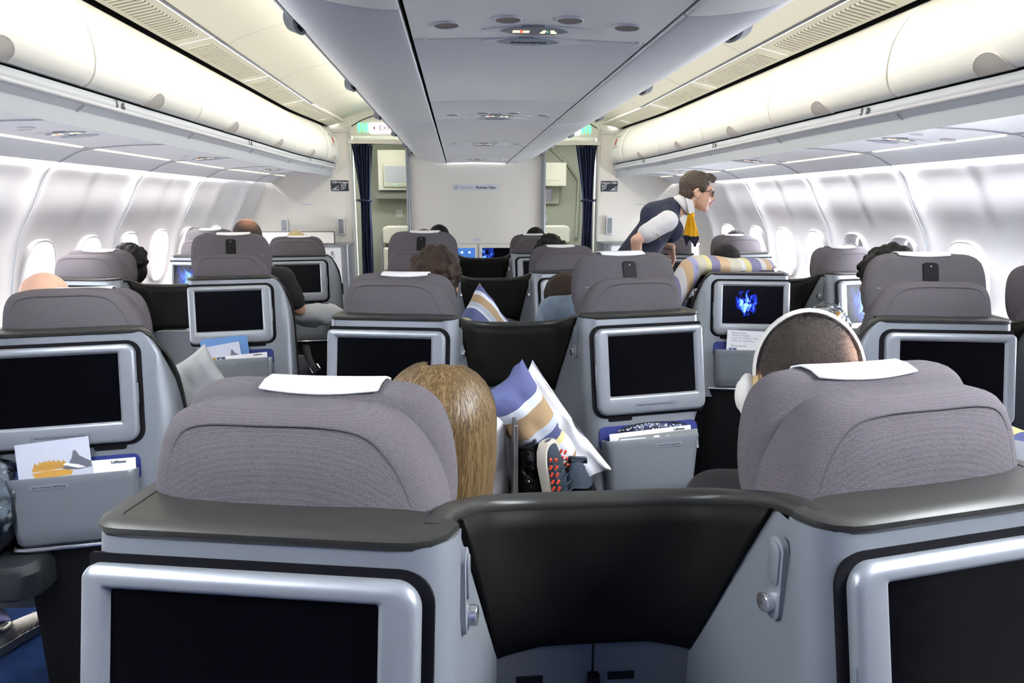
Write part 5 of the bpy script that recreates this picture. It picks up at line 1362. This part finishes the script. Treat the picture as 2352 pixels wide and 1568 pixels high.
def fv(mb):
    mb.cap(SH+Vector((-.02, 0, -.03)), SH.lerp(HP_, .95), .118, .135)
    for dy in (-.075, .075): mb.cap(SH+Vector((-.03, dy, -.045)), SH.lerp(HP_, .9)+Vector((0, dy, 0)), .092, .10)
    mb.cap(SH+Vector((-.015, -.09, .0)), SH+Vector((-.015, .09, .0)), .066, .066); mb.cap(nb+Vector((-.030, 0, .004)), SH+Vector((-.07, 0, -.01)), .078, .105); mb.cap(nb+Vector((-.06, -.05, -.03)), nb+Vector((-.06, .05, -.03)), .06, .06)
    mb.ell(SH+Vector((.03, -.05, -.10)), (.085, .075, .085)); mb.ell(SH+Vector((.03, .05, -.10)), (.085, .075, .085))
blob('waistcoat', fv, 'navy_vest', ca_, voxel=.008, smooth=4, disp=.003, dscale=14)
def fs(mb):
    for a, e in ((shn, eln), (shf, elf)): mb.cap(a+Vector((.01, 0, .0)), a.lerp(e, .66), .070, .062)
    mb.cap(shn+Vector((0, .03, 0)), shf+Vector((0, -.03, 0)), .060, .060)
blob('shirt_sleeves', fs, 'shirt_white', ca_, voxel=.008, smooth=3, disp=.004, dscale=18)
# collar
mb = MB(); K = 24; ax = (nb-c).normalized(); o_ = c.lerp(nb, .60); u_ = ax.cross(Vector((0, 1, 0))).normalized(); v_ = ax.cross(u_)
r0 = [o_-ax*.012+(u_*math.cos(2*PI*k/K)+v_*math.sin(2*PI*k/K))*.0625 for k in range(K)]; r1 = [o_+ax*.012+(u_*math.cos(2*PI*k/K)+v_*math.sin(2*PI*k/K))*.067 for k in range(K)]; r2 = [o_+ax*.042+(u_*math.cos(2*PI*k/K)+v_*math.sin(2*PI*k/K))*.080 for k in range(K)]
mb.loft([r0, r1, r2], False, False); cl = mb.build('collar', 'shirt_white', ca_); md = cl.modifiers.new('s', 'SOLIDIFY'); md.thickness = .004
mb = MB(); a_ = Vector((1.325, 4.545, 1.640)); mb.loft([[a_+Vector((-.015, -.012, .02)), a_+Vector((.035, -.012, .0)), a_+Vector((.050, -.016, -.075)), a_+Vector((.012, -.018, -.085))], [a_+Vector((-.015, -.006, .02)), a_+Vector((.035, -.006, .0)), a_+Vector((.050, -.010, -.075)), a_+Vector((.012, -.012, -.085))]]); mb.build('collar_point', 'shirt_white', ca_, smooth=False)
# scarf: knot and two hanging tails with navy tips
mb = MB(); mb.cm = 0; mb.ell((1.365, 4.57, 1.545), (.024, .03, .024), None, 14, 10)
def tail(x0, z0, x1, z1, w0, w1, y):
    rows = []
    for k in range(13):
        f = k/12; x = x0+(x1-x0)*f; z = z0+(z1-z0)*f; w_ = w0+(w1-w0)*math.sin(f*PI*.62)
        if f > .72: w_ *= max(.03, (1-f)/.28)
        rows.append([(x-w_+2*w_*q/8, y+.008*math.sin(q*1.7+f*4), z) for q in range(9)])
    return rows
for args in ((1.362, 1.545, 1.392, 1.335, .012, .034, 4.545), (1.350, 1.545, 1.335, 1.345, .010, .026, 4.555)):
    rows = tail(*args); mb.cm = 0; mb.grid(rows[:9]); mb.cm = 1; mb.grid(rows[8:])
sf_ = mb.build('scarf', ['scarf', 'navy_vest'], ca_, angle=80); md = sf_.modifiers.new('s', 'SOLIDIFY'); md.thickness = .003
# glasses
g = empty('glasses', (0, 0, 0), label='dark framed glasses worn by the cabin crew member', cat='glasses')
P_ = lambda p: c+Q @ (Vector(p)*s)
for sx in (-1, 1):
    rr_ = rrect(-.026, .026, -.019, .017, (.012, .012, .007, .007), 4); mb = MB(); mb.tube([P_((sx*.034+a, .100-abs(sx*.034+a)*.12, .000+b)) for a, b in rr_+rr_[:1]], .0017, 6); mb.build('lens_rim', 'hinge', g)
    mb = MB(); mb.add([P_((sx*.034+a, .100-abs(sx*.034+a)*.12, .000+b)) for a, b in rr_], [tuple(range(len(rr_)))]); mb.build('lens', 'film', g, smooth=False)
    mb = MB(); mb.tube([P_((sx*.060, .092, .008)), P_((sx*.078, .05, .006)), P_((sx*.084, -.01, .004)), P_((sx*.082, -.028, -.012))], .0021, 6); mb.build('temple_arm', 'hinge', g)
mb = MB(); mb.tube([P_((-.008, .101, .004)), P_((0, .105, .007)), P_((.008, .101, .004))], .0017, 6); mb.build('bridge', 'hinge', g)
def fk(mb):
    mb.cap(HP_+Vector((0, -.06, .03)), HP_+Vector((0, .06, .03)), .145, .145); mb.cap(HP_+Vector((.01, -.03, 0)), (.90, 4.63, .55), .15, .12); mb.cap(HP_+Vector((.01, .05, 0)), (.90, 4.72, .55), .15, .12)
blob('skirt', fk, 'navy_vest', ca_, voxel=.014, smooth=4)
for f in (Vector((.83, 4.58, .10)), Vector((.89, 4.76, .10))):
    def fsh(mb): mb.cap(f+Vector((-.03, 0, -.055)), f+Vector((.135, 0, -.065)), .042, .034); mb.cap(f+Vector((-.035, 0, -.03)), f+Vector((-.035, 0, -.06)), .042, .038)
    blob('shoe', fsh, 'hinge', ca_, voxel=.008, smooth=3)
mb = MB(); q_ = Vector((1.075, 4.385, 1.428)); mb.tube(smooth_path([q_, q_+Vector((.01, 0, -.006)), q_+Vector((.022, 0, -.018)), q_+Vector((.03, 0, -.03))]), .0022, 5); mb.build('sleeve_emblem', 'gold', ca_)

# ---------------------------------------------------------------- soft things
def pillow(name, w_, h_, th, mt, loc, eul, label, cat='pillow', group=None, seed=0, pinch=1.0, wr=.006):
    """plump pillow: local x width, z height, y thickness"""
    rows_f = []; rows_b = []; N = 34; out = MB()
    def P(u, v, sd):
        au, av = abs(u), abs(v); e = (1-au**2.6)*(1-av**2.6); d = th/2*max(0, e)**.5
        x = u*w_/2*(1-.10*pinch*(1-av**2)*au**3*1.2); z = v*h_/2*(1-.10*pinch*(1-au**2)*av**3*1.2)
        n = noise.noise(Vector((x*9+seed, z*9, sd*3)))*wr*2+noise.noise(Vector((x*26+seed, z*14, sd*3)))*wr
        return (x, sd*(d+(n if e > .02 else 0)), z)
    for sd in (-1, 1):
        out.grid([[P(-1+2*i/N, -1+2*j/N, sd) for i in range(N+1)] for j in range(N+1)])
    o = out.build(name, mt, None, angle=80); o.location = loc; o.rotation_euler = [R(a) for a in eul]
    tag(o, label, cat, group); return o
pillow('pillow', .23, .30, .14, 'pillow_white', (-1.215, 2.66, .905), (0, -28, 18), 'crumpled white pillow beside the nearest left aisle seat', seed=3, wr=.014)
pillow('pillow', .34, .26, .13, 'pillow_white', (-1.060, 4.18, .955), (78, 0, 20), 'white pillow under the elbow of the black T-shirt passenger', seed=9, wr=.012)
p = pillow('pillow', .30, .30, .11, 'stripes_c', (-.100, 2.95, 1.075), (-8, 46, 42), 'striped pillow standing on its corner against the second divider', seed=4, wr=.005)
p = pillow('pillow', .175, .45, .14, 'stripes', (.022, 1.97, .945), (8, -34, 14), 'big striped pillow leaning below the second centre divider', seed=6, wr=.012)
# folded sheet edge of the big pillow
pillow('sheet', .13, .47, .05, 'shirt_white', (.092, 1.985, .942), (8, -35, 0), 'white sheet flap folded along the big striped pillow', 'sheet', seed=12, wr=.020)
MB().ell((0, 0, 0), (.008, .006, .011), None, 12, 8).build('button', 'scarf', p, loc=(-.10, -.02, .18))
pillow('pillow', .17, .42, .12, 'cover', (-.14, 1.93, .86), (6, -4, 4), 'plain white pillow between the blonde head and the black bag', seed=14, wr=.008)
def rC_pillow():
    N = 40; mb = MB(); Y_ = 3.93
    path = [(.975, .965), (.995, 1.03), (1.04, 1.13), (1.09, 1.23), (1.13, 1.29), (1.19, 1.318), (1.28, 1.318), (1.40, 1.303), (1.50, 1.303), (1.58, 1.300), (1.63, 1.290), (1.655, 1.26)]
    pts = smooth_path([(a, 0, b) for a, b in path], 4); rings = []
    n = len(pts)
    for i, p_ in enumerate(pts):
        d = (pts[min(i+1, n-1)]-pts[max(i-1, 0)]).normalized(); nn = Vector((d.z, 0, -d.x)); e = min(i, n-1-i)/(n-1); th = .055*min(1, (e/.12))**.5+.004; wd = .075+.055*min(1, e/.2)
        rings.append([Vector((p_.x, Y_, p_.z))+nn*(th*.9+th*math.cos(t_))+Vector((0, wd*math.sin(t_)+noise.noise(Vector((i*.3, t_, 2)))*.01, 0)) for t_ in [2*PI*k/20 for k in range(20)]])
    mb.loft(rings); o = mb.build('pillow', 'stripes_x', None, angle=80); tag(o, 'striped pillow draped behind the head on the right aisle seat', 'pillow')
rC_pillow()
def drape(name, fn, nu, nv, mt, label, cat, th=.012):
    mb = MB(); mb.grid([[fn(i/nu, j/nv) for i in range(nu+1)] for j in range(nv+1)]); o = mb.build(name, mt, None, angle=80); m_ = o.modifiers.new('s', 'SOLIDIFY'); m_.thickness = th; tag(o, label, cat); return o
def bl(u, v):
    x = 1.34+.62*u; y = 1.02+.94*v; hump = .91+.05*math.sin(v*PI)-.12*max(0, u-.72)-1.2*max(0, .07-u)*2.2
    return Vector((x, y, hump+.022*noise.noise(Vector((x*7, y*7, 1)))+.012*math.sin(x*40+y*9)-.25*max(0, v-.95)))
drape('blanket', bl, 40, 50, 'stripes_b', 'striped blanket over the legs at the right edge of the picture', 'blanket')
def lumpy(name, c, r, mt, label, cat, seed=0, amp=.2, group=None, parts=None):
    mb = MB(); mb.ell((0, 0, 0), r, None, 48, 32)
    mb.v = [tuple(Vector(v)*(1+amp*noise.noise(Vector(v)*14+Vector((seed, 0, 0)))+amp*.5*abs(noise.noise(Vector(v)*34+Vector((seed, 3, 0)))))) for v in mb.v]
    o = mb.build(name, mt, None, angle=180); o.location = c; tag(o, label, cat, group); return o
b = lumpy('bag', (0.005, 1.97, .80), (.042, .09, .19), 'hair_black', 'black bag in crinkled clear plastic under the big striped pillow', 'bag', 2)
f = MB(); f.ell((0, 0, 0), (.050, .098, .20), None, 40, 28); f.v = [tuple(Vector(v)*(1+.22*noise.noise(Vector(v)*20))) for v in f.v]; f.build('plastic_wrap', 'film', b, angle=180)
b = lumpy('bag', (1.715, 3.40, .985), (.115, .07, .105), 'pillow_white', 'clear plastic bag with a striped blanket beside the right aisle screen', 'bag', 5, .12)
for k_, (w2, col_) in enumerate((((.03, .0), 'croissant'), ((-.05, .02), 'shirt_denim'))):
    mb = MB(); mb.tube([Vector((w2[0]+.02*math.sin(q), -.078, -.09+.03*q)) for q in range(7)], .012, 6); mb.build('blanket_stripe', col_, b)
f = MB(); f.ell((0, 0, 0), (.135, .090, .125), None, 44, 30); f.v = [tuple(Vector(v)*(1+.20*noise.noise(Vector(v)*18))) for v in f.v]; f.build('plastic_wrap', 'film', b, angle=180)
b = lumpy('bag', (-1.565, 1.93, .775), (.080, .10, .145), 'shirt_denim', 'clear plastic wrapped blanket on the footrest at the left edge', 'bag', 8, .12)
f = MB(); f.ell((0, 0, 0), (.100, .115, .165), None, 44, 30); f.v = [tuple(Vector(v)*(1+.20*noise.noise(Vector(v)*19))) for v in f.v]; f.build('plastic_wrap', 'film', b, angle=180)
t = empty('footrest', (-1.60, 1.95, 0), label='dark padded footrest at the lower left edge of the picture', cat='footrest')
mb = MB(); mb.loft([[(a, b_, z) for a, b_ in rrect(-.36+d, .205-d, -.12+d, .14-d, .06, 5)] for z, d in ((.51, .03), (.53, .004), (.60, 0), (.625, .012), (.632, .04))]); mb.build('cushion', 'leather', t)
MB().box(-.36, -.27, -.02, .12, .0, .52).build('pedestal', 'dark', t, smooth=False)
pillow('pillow', .26, .22, .07, 'lilac', (-1.67, 1.93, .45), (60, 30, 20), 'lilac pillow corner below the footrest at the left edge', seed=21)

def shoe(loc, rz, label, upper, sole, accent=None, rx=0, ry=0, kind='sneaker', s=1, group=None):
    t = empty('shoe', loc, rz, label=label, cat='shoe', group=group); t.rotation_euler = (rx, ry, rz); t.scale = (s,)*3
    st = [(-.125, .026, .072), (-.11, .033, .085), (-.07, .036, .082), (-.02, .034, .072), (.03, .040, .062), (.08, .045, .048), (.12, .036, .036), (.140, .018, .024)]
    def ring(y, w_, h, z0, n=16):
        out = []
        for k in range(n):
            a = 2*PI*k/n; out.append((w_*math.cos(a)*(1 if math.sin(a) < 0 else .92), y, z0+max(0, math.sin(a))**.8*(h-z0)+min(0, math.sin(a))*.012))
        return out
    mb = MB(); mb.loft([ring(y, w_, h, .022) for y, w_, h in st]); u = mb.build('upper', upper, t, angle=60)
    mb = MB(); SO = [(w_*1.08, y) for y, w_, h in st]+[(-w_*1.08, y) for y, w_, h in st[::-1]]; SO = [(0, -.135)]+SO; mb.loft([[(a, b, z) for a, b in SO] for z in (0, .004, .024, .030)]); mb.build('sole', sole, t, angle=60)
    mb = MB(); mb.tube([(.026*math.cos(2*PI*k/16), -.072+.040*math.sin(2*PI*k/16), .080+.012*(math.sin(2*PI*k/16) < -.3)) for k in range(17)], .006, 6); mb.build('collar', upper, t)
    MB().ell((0, -.072, .078), (.024, .038, .006), None, 14, 8).build('insole', 'dark', t)
    if kind == 'sneaker':
        mb = MB()
        for k in range(5): mb.tube([(-.020, -.005+.02*k, .078-.006*k), (0, -.0+.02*k, .086-.008*k), (.020, -.005+.02*k, .078-.006*k)], .0025, 5)
        mb.build('laces', upper, t)
    if accent:
        for sx in (-1, 1):
            for r_ in range(2 if kind == 'sneaker' else 1):
                for k in range(6):
                    y = -.02+.022*k; z = .036+.016*r_; mb = MB(); mb.tube([(sx*(.0375-.004*r_-(.0 if k < 5 else .006)), y, z), (sx*(.0355-.004*r_), y+.010, z+.006)], .0042, 5)
                    mb.build('side_dash', accent, t)
    return t
sA = shoe((.055, 1.90, .80), R(10), 'dark running shoe with red dashes standing upright below the big striped pillow', 'shoe_dark', 'shoe_sole', 'shoe_red', rx=R(-62), ry=R(-8), s=1.0, group=None)
shoe((.155, 1.96, .765), R(-12), 'dark laced shoe lying beside the red-dashed shoe', 'shoe_dark', 'shoe_dark', None, rx=R(-20), s=.95)
shoe((-1.885, 2.47, .0), R(-22), 'cream slip-on shoe with punched slots on the floor at the lower left', 'shoe_cream', 'shoe_cream', 'text_dk', kind='slip', s=1.1)
t = empty('footwell_shelf', (.06, 1.93, 0), label='dark footwell shelf under the shoes between the two nearest rows', cat='shelf')
MB().box(-.20, .16, -.14, .16, .70, .745).build('shelf_top', 'dark', t, smooth=False, bevel=.005); MB().box(-.19, .15, .02, .15, 0, .70).build('shelf_body', 'dark', t, smooth=False)
t = empty('console_table', (.02, 1.66, 0), label='silver edged console tray just beyond the nearest centre divider', cat='tray')
mb = MB(); mb.loft([[(a, b_, z) for a, b_ in rrect(-.095+d, .095-d, -.16+d, .16-d, .03, 5)] for z, d in ((.765, .004), (.770, 0), (.785, 0), (.790, .004))]); mb.build('tray_rim', 'chrome', t)
mb = MB(); mb.loft([[(a, b_, z) for a, b_ in rrect(-.085, .085, -.15, .15, .026, 5)] for z in (.7905, .7925)]); mb.build('tray_surface', 'metal_dk', t); MB().box(-.08, .08, -.15, .15, 0, .765).build('console_body', 'silver', t, smooth=False)
t = tag(MB().box(-.055, -.043, 1.80, 2.06, .55, 1.02).build('side_board', 'metal_dk', bevel=.004), 'thin upright dark board between the white pillow and the black bag', 'board')

zc = Vector((.80, -.58, .10)).normalized(); yc_ = Vector((-.22, .05, 1)); yc_ = (yc_-zc*yc_.dot(zc)).normalized(); xc_ = yc_.cross(zc)
sA.rotation_euler = Matrix((xc_, yc_, zc)).transposed().to_euler()
# ---------------------------------------------------------------- papers in the seat pockets
def seat_mat(key):
    o = SEATS[key]; return Matrix.Translation(o.location) @ Matrix.Rotation(o.rotation_euler.z, 4, 'Z')
def pocket(key, a, b, o, ang=0, tilt=0):
    """local frame: x right, y up the shell, z out of it"""
    base = seat_mat(key) @ Matrix.Translation(SPL(a, b, o)) @ Matrix.Rotation(R(90)-PH, 4, 'X') @ Matrix.Rotation(R(ang), 4, 'Z') @ Matrix.Rotation(R(tilt), 4, 'X')
    return base
def sheet(name, mtx, w_, h_, th, mt, label, cat, group=None, x0=None, r=.001):
    poly = rrect(-w_/2, w_/2, 0, h_, r, 1 if r < .004 else 5); mb = MB(); mb.loft([[(a, b, 0) for a, b in poly], [(a, b, th) for a, b in poly]])
    t = empty(name, (0, 0, 0), label=label, cat=cat, group=group); t.matrix_world = mtx
    mb.build('cover', mt, t, smooth=False); return t
def flat(t, poly, mt, name, z=.0012, z0=.0002):
    mb = MB(); mb.loft([[(a, b, z0) for a, b in poly], [(a, b, z) for a, b in poly]]); return mb.build(name, mt, t, smooth=False)
def croissant_card(key, a, b, ang, label, o=.028):
    w_, h_ = .190, .135
    t = sheet('breakfast_card', pocket(key, a, b, o, ang), w_, h_, .0008, 'card_sky', label, 'card', 'picture cards')
    flat(t, [(.018, .052), (.036, .062), (.046, .078), (.052, .100), (.058, .098), (.066, .082), (.082, .070), (.094, .062), (.094, .045), (.060, .042), (.030, .046)], 'rock', 'printed_rock', .0018)
    flat(t, [(.020, .062), (.060, .046), (.080, .046), (.062, .056), (.030, .066)], 'white', 'printed_cup', .0020)
    flat(t, [(-.058, .050), (-.050, .066), (-.034, .075), (-.014, .077), (.006, .073), (.022, .064), (.028, .052), (.010, .052), (-.02, .050)], 'croissant', 'printed_pastry', .0011)
    mb = MB()
    for k in range(7):
        x = -.048+.012*k; mb.tube([(x-.006, .030+.002*k*(6-k)*.15, .002), (x, .050+.0012*k*(6-k)*.4, .004), (x+.008, .036, .002)], .0050, 6)
    mb.v = [(p[0], p[1]+.022, .0012+max(0, min(.0014, (p[2]))*.3)) for p in mb.v]; mb.build('printed_croissant', 'croissant', t)
    flat(t, [(-.06, .046), (-.02, .050), (.03, .048), (.045, .040), (.04, .030), (-.05, .030)], 'croissant', 'printed_crumbs', .0017)
    return t
croissant_card('lB', -.012, -.378, 3.5, 'picture card with a golden croissant in the nearest left aisle seat pocket')
croissant_card('lC', -.035, -.405, 8, 'picture card with a golden croissant inside the blue folder, second left aisle seat', .036)
t = sheet('document_folder', pocket('lC', -.02, -.405, .026, 4), .225, .172, .0015, 'card_blue', 'translucent light blue folder standing in the second left aisle seat pocket', 'folder', r=.018)
def booklet(key, a, b, wd, hh, label, mt='white', spine=True, ang=0, o=.030, logo=True, group='magazines in the seat pockets'):
    t = sheet('magazine', pocket(key, a, b, o, ang), wd, hh, .004, mt, label, 'magazine', group)
    if spine:
        flat(t, [(-wd/2+.004, hh-.030), (-wd/2+.044, hh-.030), (-wd/2+.044, hh-.003), (-wd/2+.004, hh-.003)], 'magazine_navy', 'spine_block', .005, .0035)
        text('spine_numeral', '10', .018, 'white', Matrix.Translation((-wd/2+.022, hh-.016, .0054)) @ Matrix.Rotation(R(90), 4, 'Z'), t)
    if logo: text('lettering', 'Lufthansa', .0105, 'text_dk', Matrix.Translation((wd/2-.045, hh-.009, .0048)), t, bold=.0003)
    return t
booklet('lB', .115, -.40, .16, .088, 'white magazine behind the croissant card, nearest left aisle seat', spine=False, o=.022, logo=True)
booklet('lB', -.118, -.40, .05, .075, 'blue and white magazine edge left of the croissant card', 'magazine_navy', spine=False, o=.018, logo=False)
booklet('lC', .055, -.395, .245, .070, 'white magazine with navy spine block in front of the blue folder', ang=3, o=.0405)
booklet('rC', .00, -.402, .265, .068, 'white magazine with navy spine block under the exhibition leaflet', ang=-1, o=.0405)
booklet('B+', -.025, -.395, .30, .074, 'white magazine with airline lettering in the second centre row right pocket', spine=False, ang=1.5, o=.026)
t = booklet('B+', .00, -.40, .29, .066, 'grey photo magazine at the front of the second centre row right pocket', 'magazine_grey', spine=False, ang=1.5, o=.036, logo=False)
flat(t, [(-.143, .004), (-.065, .004), (-.05, .058), (-.143, .062)], 'white_paper', 'printed_panel', .0052, .0035); flat(t, [(-.03, .004), (.0, .004), (.0, .060), (-.02, .060)], 'white', 'printed_panel', .0052, .0035); flat(t, [(.0, .02), (.03, .05), (.035, .058), (.005, .045)], 'card_sky', 'printed_panel', .0056, .0035)
b = lumpy('headset_bag', (0, 0, 0), (.12, .010, .022), 'blue_lining', 'clear wrapped headset bag behind the magazines, second centre row right pocket', 'bag', 3, .1); b.matrix_world = pocket('B+', -.01, -.325, .014) @ Matrix.Rotation(R(-90), 4, 'X')
f = MB(); f.ell((0, 0, 0), (.13, .014, .028), None, 40, 16); f.v = [tuple(Vector(v)*(1+.1*noise.noise(Vector(v)*30))) for v in f.v]; f.build('plastic_wrap', 'film', b)
t = sheet('menu_folder', pocket('lD', .02, -.40, .045, 0), .26, .125, .006, 'dark', 'black folder sticking out of the farthest left aisle seat pocket', 'folder')
flat(t, [(.02, .108), (.09, .108), (.09, .113), (.02, .113)], 'silver_light', 'metal_strip', .0072, .005)
t = sheet('exhibition_leaflet', pocket('rC', -.028, -.392, .034, -2), .225, .150, .0008, 'white_paper', 'white exhibition leaflet with eight text lines in the right aisle seat pocket', 'leaflet')
for k, (ln, xx) in enumerate((('Michael Riedel', 0), ('Grafik als Ereignis', 0), ('9. Juni–14. Oktober 2018', 0), ('Texte zur Ausstellung', 0), ('Michael Riedel', 0), ('Graphic Art as Event', 0), ('June 9 to October 14, 2018', 0), ('Texts on the Exhibition', 0))):
    text('wording', ln, .0135, 'text_gr', Matrix.Translation((-.088-.0005*k, .137-.0142*k-(.014 if k > 3 else 0), .0012)), t, align='LEFT', bold=.0002)
# belt hanging at the second left aisle seat
t = empty('seat_belt', (0, 0, 0), label='loose grey seat belt with metal buckle hanging by the second left aisle seat', cat='seat belt')
bp_ = [(-1.115, 4.05, .80), (-1.10, 4.04, .72), (-1.07, 4.02, .655), (-1.10, 4.02, .60), (-1.13, 4.04, .52)]
mb = MB(); P3 = smooth_path(bp_, 5); mb.grid([[p_+Vector((-.020, 0, 0)), p_+Vector((.020, .01, 0))] for p_ in P3]); o = mb.build('strap', 'fabric_plain', t); md = o.modifiers.new('s', 'SOLIDIFY'); md.thickness = .003
mb = MB(); rr_ = rrect(-.026, .026, -.018, .018, .004, 2); q2 = Matrix.Rotation(R(-28), 3, 'Y'); cc = Vector((-1.058, 4.0, .668)); mb.tube([cc+q2 @ Vector((a, 0, b_)) for a, b_ in rr_+rr_[:1]], .0042, 6); mb.build('buckle', 'chrome', t)
# sleeve of the pale blond passenger resting on the arm rest is part of that person's shirt
